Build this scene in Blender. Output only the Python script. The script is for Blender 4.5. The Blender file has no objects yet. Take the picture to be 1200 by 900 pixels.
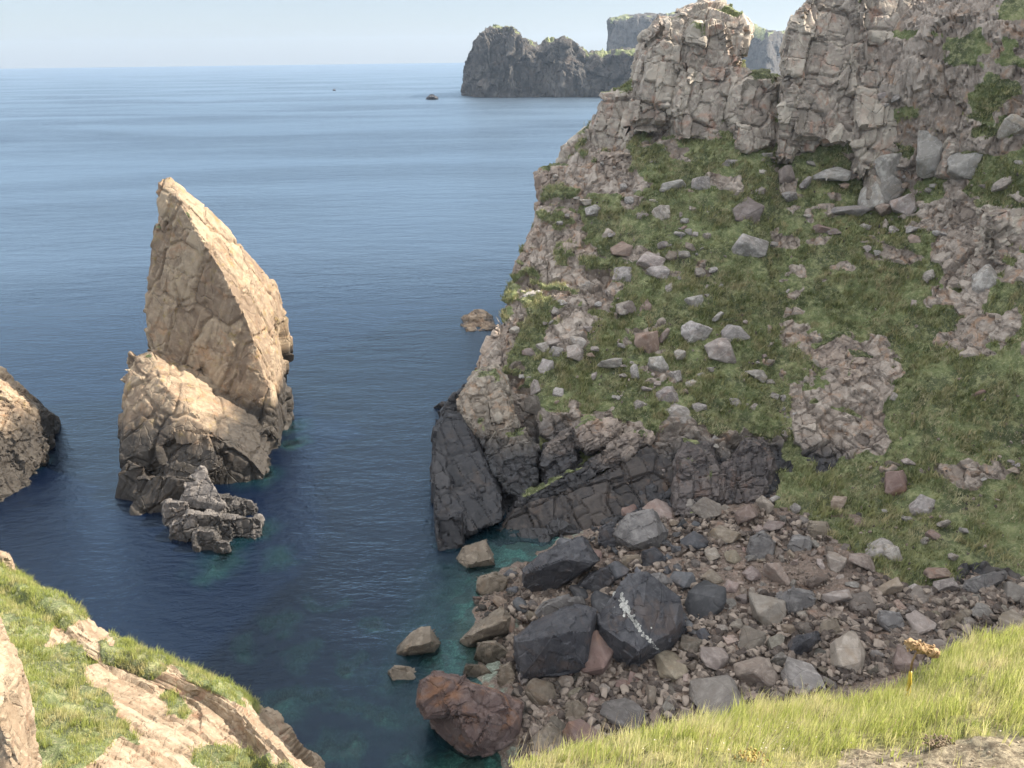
import bpy, bmesh, math, random
import numpy as np
from mathutils import Vector, Matrix, Euler
from mathutils.bvhtree import BVHTree

random.seed(7)
RNG = np.random.default_rng(7)
SC = bpy.context.scene
COL = SC.collection
R = math.radians

# ------------------------------------------------------------------ camera
FPX = 900.0
PITCH = R(23.2)
ROLL = R(0.75)
EYE = np.array([0.0, 0.0, 40.0])
_r0 = np.array([1.0, 0, 0]); _u0 = np.array([0, math.sin(PITCH), math.cos(PITCH)])
FWD = np.array([0, math.cos(PITCH), -math.sin(PITCH)])
RIGHT = _r0 * math.cos(ROLL) - _u0 * math.sin(ROLL)
UP = _r0 * math.sin(ROLL) + _u0 * math.cos(ROLL)
cam = bpy.data.cameras.new('camera'); camo = bpy.data.objects.new('camera', cam)
COL.objects.link(camo)
cam.sensor_fit = 'HORIZONTAL'; cam.sensor_width = 36.0; cam.lens = 36.0 * FPX / 1200.0
cam.clip_start = 0.1; cam.clip_end = 60000
M = Matrix.Identity(4)
for i in range(3):
    M[i][0] = RIGHT[i]; M[i][1] = UP[i]; M[i][2] = -FWD[i]; M[i][3] = EYE[i]
camo.matrix_world = M
SC.camera = camo

def ray(px, py):
    x = (np.asarray(px, float) - 600) / FPX; y = -(np.asarray(py, float) - 450) / FPX
    return x[..., None] * RIGHT + y[..., None] * UP + FWD
def P(px, py, Y):
    d = ray(px, py); return EYE + d * (np.asarray(Y, float) / d[..., 1])[..., None]
def Z(px, py, z):
    d = ray(px, py); return EYE + d * ((np.asarray(z, float) - EYE[2]) / d[..., 2])[..., None]
def proj(V):
    d = V - EYE; w = d @ FWD
    w = np.where(np.abs(w) < 1e-3, 1e-3, w)
    return 600 + FPX * (d @ RIGHT) / w, 450 - FPX * (d @ UP) / w, w

# ------------------------------------------------------------------ noise
def _h(ix, iy, iz, seed):
    n = (ix.astype(np.int64) * 374761393 + iy.astype(np.int64) * 668265263 + iz.astype(np.int64) * 2147483647 + seed * 974634777) & 0xffffffff
    n = ((n ^ (n >> 13)) * 1274126177) & 0xffffffff
    n = ((n ^ (n >> 16)) * 2246822519) & 0xffffffff
    n = n ^ (n >> 15)
    return (n & 0xffffff) / float(0x1000000)
def vnoise(Q, seed=0):
    i = np.floor(Q); f = Q - i; f = f * f * f * (f * (f * 6 - 15) + 10)
    i = i.astype(np.int64); r = 0
    for a in (0, 1):
        wa = f[:, 0] if a else 1 - f[:, 0]
        for b in (0, 1):
            wb = f[:, 1] if b else 1 - f[:, 1]
            for c in (0, 1):
                wc = f[:, 2] if c else 1 - f[:, 2]
                r = r + wa * wb * wc * _h(i[:, 0] + a, i[:, 1] + b, i[:, 2] + c, seed)
    return r * 2 - 1
def fbm(Q, octv=4, seed=0):
    r = 0; a = 1; s = 0
    for k in range(octv):
        r = r + a * vnoise(Q * (2.03 ** k) + 17.3 * k, seed + k); s += a; a *= 0.5
    return r / s * 1.6
def cells(Q, seed=0, jit=0.5):
    """box-like cellular noise: nearest cell id hash, offset to its centre, F2-F1"""
    i = np.floor(Q).astype(np.int64)
    n = len(Q); F1 = np.full(n, 9.0); F2 = np.full(n, 9.0); ID = np.zeros((n, 3), np.int64); C = np.zeros((n, 3))
    for a in (-1, 0, 1):
        for b in (-1, 0, 1):
            for c in (-1, 0, 1):
                x = i[:, 0] + a; y = i[:, 1] + b; z = i[:, 2] + c
                cx = np.stack([x + .5 + jit * (_h(x, y, z, seed) - .5), y + .5 + jit * (_h(x, y, z, seed + 1) - .5), z + .5 + jit * (_h(x, y, z, seed + 2) - .5)], 1)
                dd = np.abs(Q - cx)
                d = 0.9 * dd.max(1) + 0.1 * np.sqrt((dd * dd).sum(1))
                m = d < F1
                F2 = np.where(m, F1, np.minimum(F2, d))
                F1 = np.where(m, d, F1)
                ID[m] = np.stack([x, y, z], 1)[m]; C[m] = cx[m]
    return ID, Q - C, F2 - F1
def rotm(e):
    return np.array(Euler([R(a) for a in e]).to_matrix())
def rockdisp(V, rot, levels, seed=0, warp=0.18, N=None, flat=.85):
    """blocky joint displacement along the normal; levels = [(size xyz, amp, tilt, crack)].
    With normals each joint block is flattened to a facet of its own, then stepped and tilted."""
    Rm = rot if isinstance(rot, np.ndarray) else rotm(rot); W = V + warp * np.stack([fbm(V * 0.45, 3, seed + 50 + k) for k in range(3)], 1)
    Q = W @ Rm; D = np.zeros(len(V)); tone = np.zeros(len(V))
    Pc = V.copy()
    for k, (size, amp, tilt, crack) in enumerate(levels):
        s = np.array(size, float)
        ID, off, gap = cells(Q / s, seed + 31 * k)
        h = _h(ID[:, 0], ID[:, 1], ID[:, 2], seed + 7 + k)
        if N is not None and k < 2:
            o = np.floor(N * 1.2 + .5).astype(np.int64)
            key = (ID[:, 0] * 73856093) ^ (ID[:, 1] * 19349663) ^ (ID[:, 2] * 83492791) ^ (o[:, 0] * 7919 + o[:, 1] * 104729 + o[:, 2] * 1299709)
            _, inv = np.unique(key, return_inverse=True); inv = inv.ravel(); m = inv.max() + 1; cnt = np.bincount(inv, minlength=m)
            C = np.stack([np.bincount(inv, Pc[:, j], m) / cnt for j in range(3)], 1)
            A = np.stack([np.bincount(inv, N[:, j], m) / cnt for j in range(3)], 1)
            rj = np.random.default_rng(seed + k).normal(0, .11 * tilt, (m, 3)); A = A + rj
            A /= np.linalg.norm(A, axis=1, keepdims=True) + 1e-9
            den = np.clip((N * A[inv]).sum(1), .6, 1)
            tt = ((C[inv] - Pc) * A[inv]).sum(1) / den
            lim = .28 * min(size[0], size[1])
            tt = np.clip(tt, -lim, lim) * flat * np.clip((cnt[inv] - 4) / 8.0, 0, 1)
            st = amp * (h - .5) * 1.6
            D += tt + st; Pc = Pc + N * (tt + st)[:, None]
        else:
            t = np.stack([_h(ID[:, 0], ID[:, 1], ID[:, 2], seed + 11 + j + 5 * k) - .5 for j in range(3)], 1)
            D += amp * (h - .5) * 2 + tilt * amp * (t * off).sum(1) * 3
        w = 0.07
        D -= crack * np.clip(1 - gap / w, 0, 1)
        tone += (h - .5) * (0.9, 0.7, 0.4, 0.3)[min(k, 3)]
    return D, tone

# ------------------------------------------------------------------ mesh helpers
def raw_mesh(name, V, F, attrs=None, smooth=True, sharp=None):
    V = np.ascontiguousarray(V, np.float32); F = np.ascontiguousarray(F, np.int32)
    me = bpy.data.meshes.new(name); k = F.shape[1]
    me.vertices.add(len(V)); me.vertices.foreach_set('co', V.ravel())
    me.loops.add(F.size); me.loops.foreach_set('vertex_index', F.ravel())
    me.polygons.add(len(F)); me.polygons.foreach_set('loop_start', np.arange(0, F.size, k, dtype=np.int32))
    me.update(calc_edges=True)
    me.polygons.foreach_set('use_smooth', np.full(len(F), smooth, bool))
    for a, val in (attrs or {}).items():
        at = me.attributes.new(a, 'FLOAT', 'POINT'); at.data.foreach_set('value', np.ascontiguousarray(val, np.float32))
    if sharp: me.set_sharp_from_angle(angle=R(sharp))
    me.update()
    return me
def grid_faces(nr, nc):
    i = np.arange(nr * nc).reshape(nr, nc)
    return np.stack([i[:-1, :-1], i[1:, :-1], i[1:, 1:], i[:-1, 1:]], -1).reshape(-1, 4)
def cr(n, k, t=None):
    t = np.linspace(0, n - 1, k) if t is None else t; i = np.minimum(t.astype(int), n - 2); f = t - i
    W = np.zeros((k, n + 2))
    w = [-.5 * f + f ** 2 - .5 * f ** 3, 1 - 2.5 * f ** 2 + 1.5 * f ** 3, .5 * f + 2 * f ** 2 - 1.5 * f ** 3, -.5 * f ** 2 + .5 * f ** 3]
    for j in range(4): W[np.arange(k), i + j] += w[j]
    B = np.zeros((n + 2, n))
    B[1:-1] = np.eye(n); B[0, 0] = 2; B[0, 1] = -1; B[-1, -1] = 2; B[-1, -2] = -1
    return W @ B
def loft(ctrl, nr, nc, tc=None):
    ctrl = np.array(ctrl, float)
    return np.einsum('ar,bc,rcx->abx', cr(ctrl.shape[0], nr), cr(ctrl.shape[1], nc, tc), ctrl)
def grid_normals(G):
    du = np.gradient(G, axis=1); dv = np.gradient(G, axis=0)
    n = np.cross(dv, du); n /= np.linalg.norm(n, axis=-1, keepdims=True) + 1e-9
    return n
def inpoly(x, y, poly):
    r = np.zeros(x.shape, bool); n = len(poly)
    for i in range(n):
        x0, y0 = poly[i]; x1, y1 = poly[(i + 1) % n]
        c = ((y0 > y) != (y1 > y))
        r ^= c & (x < (x1 - x0) * (y - y0) / ((y1 - y0) or 1e-9) + x0)
    return r
def blur(A, n=1):
    for _ in range(n):
        B = np.pad(A, 1, mode='edge')
        A = (B[:-2, 1:-1] + B[2:, 1:-1] + B[1:-1, :-2] + B[1:-1, 2:] + 2 * B[1:-1, 1:-1]) / 6
    return A
def link(name, me, mat, parent=None, loc=None):
    o = bpy.data.objects.new(name, me); COL.objects.link(o)
    if mat:
        me.materials.clear(); me.materials.append(mat)
    if parent: o.parent = parent
    if loc is not None: o.location = loc
    return o
def tag(o, label=None, cat=None, group=None, kind=None):
    if label: o['label'] = label
    if cat: o['category'] = cat
    if group: o['group'] = group
    if kind: o['kind'] = kind
    return o
def rebase(V):
    """move to a base origin"""
    c = (V.min(0) + V.max(0)) / 2; c[2] = V[:, 2].min()
    return V - c, c
def smooth_verts(V, E, n=2, f=0.5):
    N = len(V); deg = np.zeros(N); np.add.at(deg, E[:, 0], 1); np.add.at(deg, E[:, 1], 1)
    for _ in range(n):
        S = np.zeros_like(V)
        for k in range(3):
            S[:, k] = np.bincount(E[:, 0], V[E[:, 1], k], N) + np.bincount(E[:, 1], V[E[:, 0], k], N)
        V = V + f * (S / deg[:, None] - V)
    return V

# ------------------------------------------------------------------ materials
class NT:
    def __init__(s, name):
        s.m = bpy.data.materials.new(name); s.m.use_nodes = True
        s.t = s.m.node_tree; s.t.nodes.clear(); s.out = s.t.nodes.new('ShaderNodeOutputMaterial')
    def n(s, typ, **kw):
        nd = s.t.nodes.new(typ)
        for k, v in kw.items():
            if k in nd.inputs.keys():
                s.set(nd.inputs[k], v)
            else: setattr(nd, k, v)
        return nd
    def set(s, inp, v):
        if isinstance(v, bpy.types.NodeSocket): s.t.links.new(v, inp)
        elif isinstance(v, tuple) and len(v) == 3 and inp.type == 'RGBA': inp.default_value = (*v, 1)
        else: inp.default_value = v
    def noise(s, co, scale, detail=5, rough=0.6, dist=0.0):
        nd = s.n('ShaderNodeTexNoise', Vector=co, Scale=scale, Detail=detail, Roughness=rough, Distortion=dist)
        return nd.outputs[0]
    def ramp(s, fac, lo, hi, a=0.0, b=1.0):
        nd = s.n('ShaderNodeMapRange', Value=fac); nd.interpolation_type = 'SMOOTHSTEP'
        nd.inputs[1].default_value = lo; nd.inputs[2].default_value = hi
        nd.inputs[3].default_value = a; nd.inputs[4].default_value = b
        return nd.outputs[0]
    def mix(s, fac, a, b, mode='MIX'):
        nd = s.t.nodes.new('ShaderNodeMix'); nd.data_type = 'RGBA'; nd.blend_type = mode
        s.set(nd.inputs[0], fac); s.set(nd.inputs[6], a); s.set(nd.inputs[7], b)
        return nd.outputs[2]
    def math(s, op, a, b=0.0, clamp=False):
        nd = s.t.nodes.new('ShaderNodeMath'); nd.operation = op; nd.use_clamp = clamp
        s.set(nd.inputs[0], a); s.set(nd.inputs[1], b)
        return nd.outputs[0]
    def attr(s, name):
        return s.n('ShaderNodeAttribute', attribute_name=name).outputs['Fac']
    def mapping(s, co, scale=(1, 1, 1), rot=(0, 0, 0)):
        nd = s.n('ShaderNodeMapping', Vector=co)
        nd.inputs['Scale'].default_value = scale; nd.inputs['Rotation'].default_value = [R(a) for a in rot]
        return nd.outputs[0]
    def bump(s, h, strength, dist, normal=None):
        nd = s.n('ShaderNodeBump', Height=h, Strength=strength, Distance=dist)
        if normal is not None: s.set(nd.inputs['Normal'], normal)
        return nd.outputs[0]

GRASS_COLS = dict(dark=(.078, .095, .045), mid=(.155, .190, .080), yel=(.30, .315, .155), straw=(.40, .36, .24))
def grass_colour(t, co, k=1.0, c=GRASS_COLS):
    n1 = t.noise(co, 0.22 * k, 4); n2 = t.noise(co, 1.6 * k, 5, .7); n3 = t.noise(co, 6 * k, 3, .7)
    n4 = t.noise(co, .6 * k, 5, .7, .5)
    col = t.mix(t.ramp(n1, .40, .60), c['dark'], c['mid'])
    col = t.mix(t.ramp(n4, .50, .66, 0, .8), col, c['yel'])
    col = t.mix(t.ramp(n2, .48, .66, 0, .9), col, c['yel'])
    col = t.mix(t.ramp(n2, .44, .30, 0, .7), col, c['dark'])
    col = t.mix(t.ramp(n3, .54, .72, 0, .8), col, c['straw'])
    return t.mix(t.ramp(n3, .25, .42, .65, 0), col, c['dark'])
def mat_rock(name, dark, mid, light, stain=(.32, .16, .07), stain_amt=.5, lichen=(.42, .42, .36), lichen_amt=.4,
             wet=None, k=1.0, bump=.6, veg=False, obj=False, tonek=.8, joint=None, var=0.0, rough=.85, yel=0.0):
    t = NT(name)
    if obj:
        co = t.n('ShaderNodeTexCoord').outputs['Object']
        rnd = t.n('ShaderNodeObjectInfo').outputs['Random']
        ad = t.n('ShaderNodeVectorMath', operation='ADD'); t.set(ad.inputs[0], co)
        cb = t.n('ShaderNodeCombineXYZ'); t.set(cb.inputs[0], t.math('MULTIPLY', rnd, 57.0)); t.set(cb.inputs[1], t.math('MULTIPLY', rnd, 31.0))
        t.set(ad.inputs[1], cb.outputs[0]); co = ad.outputs[0]
    else:
        co = t.n('ShaderNodeNewGeometry').outputs['Position']; rnd = None
    pos = t.n('ShaderNodeNewGeometry').outputs['Position']
    n1 = t.noise(co, .35 * k, 5, .62, .6); n2 = t.noise(co, 1.7 * k, 6, .65, .3); n3 = t.noise(co, 9 * k, 5, .7); n4 = t.noise(co, .14 * k, 3)
    col = t.mix(t.ramp(n1, .35, .65), dark, mid)
    col = t.mix(t.ramp(n2, .42, .68), col, light)
    col = t.mix(t.ramp(t.noise(co, .55 * k, 4, .6, 1.2), .52, .68, 0, stain_amt), col, stain)
    col = t.mix(t.ramp(t.noise(co, 3.1 * k, 6, .75, .4), .56, .66, 0, lichen_amt), col, lichen)
    if yel: col = t.mix(t.ramp(t.noise(co, .9 * k, 5, .7, .4), .55, .68, 0, yel), col, (.27, .20, .045))
    col = t.mix(t.ramp(n3, .3, .7, .0, .45), col, t.mix(.5, col, dark))
    if not obj:
        tn = t.attr('tone')
        col = t.mix(t.math('MULTIPLY', t.ramp(tn, .05, .8), tonek, True), col, light)
        col = t.mix(t.math('MULTIPLY', t.ramp(tn, -.05, -.8), tonek, True), col, dark)
    elif var:
        v = t.math('ADD', t.math('MULTIPLY', rnd, 2 * var), 1 - var)
        hv = t.n('ShaderNodeHueSaturation', Color=col, Value=v)
        t.set(hv.inputs['Hue'], t.math('ADD', t.math('MULTIPLY', t.math('FRACT', t.math('MULTIPLY', rnd, 13.7)), .05), .475))
        t.set(hv.inputs['Saturation'], t.math('ADD', t.math('MULTIPLY', t.math('FRACT', t.math('MULTIPLY', rnd, 7.3)), .6), .6))
        col = hv.outputs[0]
    rg = rough
    if wet:
        z0, z1, wc = wet
        sx = t.n('ShaderNodeSeparateXYZ', Vector=pos)
        zz = t.math('ADD', sx.outputs[2], t.math('MULTIPLY', t.math('SUBTRACT', n4, .5), 7.0))
        zz = t.math('ADD', zz, t.math('MULTIPLY', t.math('SUBTRACT', n1, .5), 3.0))
        wf = t.ramp(zz, z1, z0)
        col = t.mix(t.math('MULTIPLY', wf, .94), col, t.mix(t.ramp(n2, .4, .7), wc, tuple(c * 2.1 for c in wc)))
        rg = t.math('SUBTRACT', rough, t.math('MULTIPLY', wf, .28))
    # bump: grain, joints and bedding
    vor = t.n('ShaderNodeTexVoronoi', feature='DISTANCE_TO_EDGE', Scale=.55 * k)
    wv = t.n('ShaderNodeVectorMath', operation='ADD'); t.set(wv.inputs[0], co)
    nv = t.n('ShaderNodeTexNoise', Vector=co, Scale=1.3 * k, Detail=4.0)
    sc = t.n('ShaderNodeVectorMath', operation='SCALE'); t.set(sc.inputs[0], nv.outputs['Color']); sc.inputs['Scale'].default_value = .5 / k
    t.set(wv.inputs[1], sc.outputs[0])
    j = t.mapping(wv.outputs[0], *(joint or ((1, 1, .45), (12, -18, 30))))
    t.set(vor.inputs['Vector'], j)
    crack = t.ramp(vor.outputs['Distance'], 0, .03)
    vor2 = t.n('ShaderNodeTexVoronoi', feature='F1', Scale=2.6 * k); t.set(vor2.inputs['Vector'], j)
    hgt = t.math('ADD', t.math('MULTIPLY', n2, .35), t.math('MULTIPLY', crack, .30))
    hgt = t.math('ADD', hgt, t.math('MULTIPLY', n3, .28))
    hgt = t.math('ADD', hgt, t.math('MULTIPLY', t.n('ShaderNodeSeparateColor', Color=vor2.outputs['Color']).outputs[0], .10))
    nrm = t.bump(hgt, bump, .5 / k)
    if veg:
        vg = t.attr('veg')
        gf = t.ramp(t.math('ADD', vg, t.math('MULTIPLY', t.math('SUBTRACT', t.noise(pos, 2.2, 4, .7), .5), .9)), .42, .58)
        gc = grass_colour(t, pos)
        col = t.mix(gf, col, gc)
        gb = t.bump(t.math('ADD', t.noise(pos, 2.5, 5, .75), t.math('MULTIPLY', t.noise(pos, 9.0, 3), .4)), .9, .45)
        mxn = t.n('ShaderNodeMix'); mxn.data_type = 'VECTOR'
        t.set(mxn.inputs[0], gf); t.set(mxn.inputs[4], nrm); t.set(mxn.inputs[5], gb); nrm = mxn.outputs[1]
    b = t.n('ShaderNodeBsdfPrincipled', Roughness=rg, Normal=nrm)
    t.set(b.inputs['Base Color'], col); b.inputs['Specular IOR Level'].default_value = .35
    t.t.links.new(b.outputs[0], t.out.inputs[0])
    return t.m
def mat_blades(name, a, b, c, trans=.35, k=1.0):
    t = NT(name); pos = t.n('ShaderNodeNewGeometry').outputs['Position']
    col = t.mix(t.attr('tone'), a, b)
    col = t.mix(t.ramp(t.noise(pos, .8 * k, 4, .65), .45, .65), col, c)
    d = t.n('ShaderNodeBsdfDiffuse'); t.set(d.inputs[0], col)
    tr = t.n('ShaderNodeBsdfTranslucent'); t.set(tr.inputs[0], col)
    mx = t.n('ShaderNodeMixShader', Fac=trans); t.t.links.new(d.outputs[0], mx.inputs[1]); t.t.links.new(tr.outputs[0], mx.inputs[2])
    t.t.links.new(mx.outputs[0], t.out.inputs[0])
    return t.m
def mat_plain(name, c, c2, k=3.0, rough=.8):
    t = NT(name); co = t.n('ShaderNodeNewGeometry').outputs['Position']
    n = t.noise(co, k, 5, .7)
    b = t.n('ShaderNodeBsdfPrincipled', Roughness=rough, Normal=t.bump(n, .6, .2 / k))
    t.set(b.inputs['Base Color'], t.mix(t.ramp(n, .35, .65), c, c2))
    t.t.links.new(b.outputs[0], t.out.inputs[0]); return t.m

BLACK = (.022, .024, .029)
M_HILL = mat_rock('hillside_rock_and_grass', (.165, .135, .113), (.28, .235, .20), (.40, .35, .305), (.36, .21, .12), .6, (.36, .36, .33), .35, wet=(3.2, 7.5, BLACK), veg=True)
M_CRAG = mat_rock('crag_granite', (.21, .18, .155), (.35, .30, .26), (.48, .43, .365), (.40, .23, .165), .7, (.38, .39, .33), .55, veg=True, k=.9)
M_LOWER = mat_rock('sea_cliff_rock', (.19, .155, .135), (.31, .25, .21), (.41, .34, .285), (.36, .20, .10), .6, (.36, .36, .32), .35, wet=(3.6, 8.6, BLACK), veg=True)
M_STACK = mat_rock('sea_stack_granite', (.17, .125, .09), (.29, .22, .155), (.37, .295, .21), (.33, .185, .095), .55, (.40, .36, .27), .3, wet=(4.6, 7.6, (.018, .0165, .0155)), veg=True, k=.9, yel=.55, joint=((1, 1, .35), (10, 28, 25)))
M_SKERRY = mat_rock('skerry_rock', (.17, .12, .085), (.29, .215, .15), (.37, .29, .21), (.33, .185, .095), .55, (.40, .36, .27), .3, wet=(-.6, 1.0, (.038, .034, .031)))
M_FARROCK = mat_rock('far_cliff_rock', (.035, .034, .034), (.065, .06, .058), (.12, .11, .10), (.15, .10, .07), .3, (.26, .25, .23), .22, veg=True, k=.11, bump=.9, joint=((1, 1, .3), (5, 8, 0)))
M_SLAB = mat_rock('foreground_slab_rock', (.21, .155, .105), (.31, .235, .165), (.39, .315, .23), (.28, .145, .09), .55, (.42, .385, .31), .3, veg=True, k=2.2)
M_BEACH = mat_rock('shingle_beach', (.11, .086, .072), (.185, .142, .118), (.27, .21, .175), (.24, .145, .095), .5, (.34, .31, .27), .4, wet=(-1.0, -.15, (.17, .20, .165)), k=3.0, bump=1.0)
BOULDER = {
    'pale': mat_rock('slope_stone', (.19, .168, .155), (.30, .27, .248), (.42, .385, .355), (.33, .23, .16), .35, (.50, .50, .47), .5, obj=True, var=.22, k=3.2, bump=.8),
    'brown': mat_rock('boulder_brown', (.109, .089, .071), (.172, .142, .114), (.231, .198, .162), (.165, .106, .066), .4, (.211, .205, .185), .25, wet=(-.3, .9, (.020, .018, .016)), obj=True, var=.35, k=2.6),
    'grey': mat_rock('boulder_grey', (.109, .096, .086), (.172, .153, .137), (.238, .215, .195), (.158, .125, .099), .2, (.238, .238, .224), .35, obj=True, var=.3, k=2.6),
    'dark': mat_rock('boulder_black', (.04, .042, .048), (.068, .07, .08), (.11, .11, .118), (.12, .085, .065), .25, (.2, .2, .2), .15, obj=True, var=.3, k=1.8, rough=.6, bump=.35),
    'pink': mat_rock('boulder_pink', (.172, .132, .109), (.251, .198, .165), (.304, .251, .218), (.198, .112, .066), .4, (.264, .244, .218), .25, obj=True, var=.25, k=2.6),
    'red': mat_rock('boulder_red', (.13, .085, .075), (.19, .13, .115), (.25, .19, .17), (.30, .15, .07), .45, (.36, .33, .30), .22, wet=(-.2, .7, (.03, .025, .022)), obj=True, k=.8, bump=.5),
}

# ------------------------------------------------------------------ rocks from convex pieces
def hull_bm(pts):
    bm = bmesh.new()
    for p in pts: bm.verts.new(p)
    r = bmesh.ops.convex_hull(bm, input=bm.verts)
    bmesh.ops.delete(bm, geom=[g for g in set(r['geom_interior'] + r['geom_unused']) if isinstance(g, bmesh.types.BMVert)], context='VERTS')
    return bm
def piece(poly, Y0, thick, lean=0.0, shrink=.86, bulge=.28, base=None):
    """points of a block whose face is the given outline at forward distance Y0; lean = metres back per 100 px up; vertices may carry their own extra distance"""
    A = np.array([(q[0], q[1]) for q in poly], float); dy = np.array([q[2] if len(q) > 2 else 0.0 for q in poly])
    Yf = Y0 + dy + lean * (A[:, 1].max() - A[:, 1]) / 100.0
    c = A.mean(0); S = c + (A - c) * shrink
    return np.concatenate([P(S[:, 0], S[:, 1], Yf), P(A[:, 0], A[:, 1], Yf + bulge * thick), P(c[0] + (A[:, 0] - c[0]) * .96, c[1] + (A[:, 1] - c[1]) * .96, Yf + thick)])
def rockmass(name, pieces, voxel, mat, rot, levels, seed=0, label=None, cat='rock', group=None, kind=None, fine=.05, vegf=None, sm=3, sharp=38, post=0):
    me0 = bpy.data.meshes.new('tmp'); bm = bmesh.new()
    for pts in pieces:
        b = hull_bm(pts); mt = bpy.data.meshes.new('t'); b.to_mesh(mt); b.free(); bm.from_mesh(mt); bpy.data.meshes.remove(mt)
    bmesh.ops.recalc_face_normals(bm, faces=bm.faces)
    bm.to_mesh(me0); bm.free()
    o = bpy.data.objects.new('tmp', me0); COL.objects.link(o)
    md = o.modifiers.new('r', 'REMESH'); md.mode = 'VOXEL'; md.voxel_size = voxel
    dg = bpy.context.evaluated_depsgraph_get(); ev = o.evaluated_get(dg); em = ev.to_mesh()
    nv = len(em.vertices); V = np.empty(nv * 3); em.vertices.foreach_get('co', V); V = V.reshape(-1, 3)
    E = np.empty(len(em.edges) * 2, np.int32); em.edges.foreach_get('vertices', E); E = E.reshape(-1, 2)
    F = np.empty(len(em.polygons) * 4, np.int32); em.loops.foreach_get('vertex_index', F); F = F.reshape(-1, 4)
    ev.to_mesh_clear(); bpy.data.objects.remove(o); bpy.data.meshes.remove(me0)
    V = smooth_verts(V, E, sm)
    a = V[F[:, 2]] - V[F[:, 0]]; b = V[F[:, 3]] - V[F[:, 1]]; fn = np.cross(a, b)
    N = np.zeros_like(V)
    for k in range(4):
        for j in range(3): N[:, j] += np.bincount(F[:, k], fn[:, j], nv)
    N /= np.linalg.norm(N, axis=1, keepdims=True) + 1e-9
    D, tone = rockdisp(V, rot, levels, seed, N=N)
    D += fine * .6 * fbm(V / (voxel * 9), 4, seed + 3) + fine * 1.5 * fbm(V / (voxel * 40), 3, seed + 5)
    V2 = V + N * D[:, None]
    if post: V2 = smooth_verts(V2, E, post, .4)
    if vegf is None: veg = np.zeros(nv)
    else: veg = vegf(V2, N)
    V2, c = rebase(V2)
    me = raw_mesh(name, V2, F, dict(tone=tone, veg=veg), True, sharp)
    ob = link(name, me, mat, loc=c)
    tag(ob, label, cat, group, kind)
    return ob
def veg_top(amount=.55, lo=.55):
    return lambda V, N: np.clip((N[:, 2] - lo) * 3, 0, 1) * np.clip(.5 + 1.4 * fbm(V / 2.5, 3, 91) + amount - .5, 0, 1)

# ================================================================== HILLSIDE (main headland)
def row(*q):
    out = []
    for e in q:
        if len(e) == 4: out.append(Z(e[0], e[1], e[2]))
        else: out.append(P(e[0], e[1], e[2]))
    return out
z = 'z'
HC = [
    [(2, 128, -8), (10, 122, -8), (18, 121, -4), (27, 121, 2), (36, 122, 10), (46, 124, 16), (60, 140, 28), (76, 132, 34), (95, 120, 40), (118, 105, 44)],
    row((735, 165, 126), (745, 120, 111), (790, 108, 107), (850, 100, 104), (905, 100, 101), (960, 95, 97), (1040, 15, 94), (1120, -15, 89), (1210, -25, 85), (1340, -30, 80)),
    row((690, 225, 120), (660, 192, 101), (735, 175, 98), (820, 168, 95.5), (900, 175, 93), (960, 190, 90), (1040, 228, 86), (1120, 205, 81), (1210, 185, 76), (1340, 170, 70)),
    row((650, 310, 112), (618, 278, 93), (690, 270, 90), (780, 262, 88), (880, 270, 85), (945, 285, 83.5), (1040, 290, 80), (1110, 300, 76), (1210, 305, 69), (1340, 320, 61)),
    row((620, 400, 103), (592, 368, 84.5), (660, 362, 82), (760, 360, 79.5), (870, 370, 77), (932, 388, 76), (1030, 392, 73), (1110, 400, 68.5), (1210, 400, 61.5), (1340, 420, 54)),
    row((585, 480, 93), (548, 450, 76), (620, 450, 74), (740, 450, 71), (860, 460, 69), (932, 485, 68), (1030, 478, 65.5), (1110, 475, 61.5), (1210, 500, 55.5), (1340, 520, 50)),
    row((560, 570, 82), (530, 535, 70.5), (600, 545, 67), (700, 535, 66.3), (820, 510, 65.5), (925, 540, 64.3), (1000, 560, 60.5), (1090, 570, 56), (1210, 590, 51), (1340, 620, 46)),
    row((548, 610, 0, z), (535, 618, -.5, z), (596, 640, -.5, z), (700, 628, .6, z), (820, 604, 1.6, z), (915, 596, 3., z), (985, 640, 3.2, z), (1065, 693, 3.4, z), (1210, 692, 4.6, z), (1340, 720, 5., z)),
    row((548, 640, -6, z), (535, 640, -6, z), (596, 668, -6, z), (700, 668, -5, z), (820, 650, -4, z), (925, 650, -3, z), (995, 690, -3, z), (1075, 730, -3, z), (1220, 730, -2, z), (1350, 760, -1, z)),
]
# unseen high ridge added beyond the right frame edge, shading slope and beach
for i, r_ in enumerate(HC):
    e = np.array(r_[-1]); yo = (0, 0, 0, 0, 0, 0, -2, -5, -9)[i]
    HC[i] = list(r_) + [e + np.array([12, yo * .6, 0]) * 1.0 + np.array([0, 0, (32 - .6 * e[2]) if i else 10]), np.array([e[0] + 24, e[1] + yo + (14 if i == 1 else 0), 76 if i else 60]), np.array([e[0] + 50, e[1] + yo + (14 if i == 1 else 0), 82 if i else 65])]
NR, NC = 620, 690
G = loft(HC, NR, NC, np.concatenate([np.linspace(0, 8.3, 650), np.linspace(8.3, 12, 41)[1:]]))
coarse = G[::5, ::5]
HILL_BVH = BVHTree.FromPolygons([tuple(v) for v in coarse.reshape(-1, 3)], [tuple(f) for f in grid_faces(*coarse.shape[:2])])
def hill_at(px, py):
    d = ray(px, py); d = d / np.linalg.norm(d)
    h = HILL_BVH.ray_cast(Vector(EYE), Vector(d))
    return (np.array(h[0]), np.array(h[1])) if h[0] is not None else (None, None)
HV = G.reshape(-1, 3); HN = grid_normals(G).reshape(-1, 3)
hx, hy, hw = proj(HV)
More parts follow.
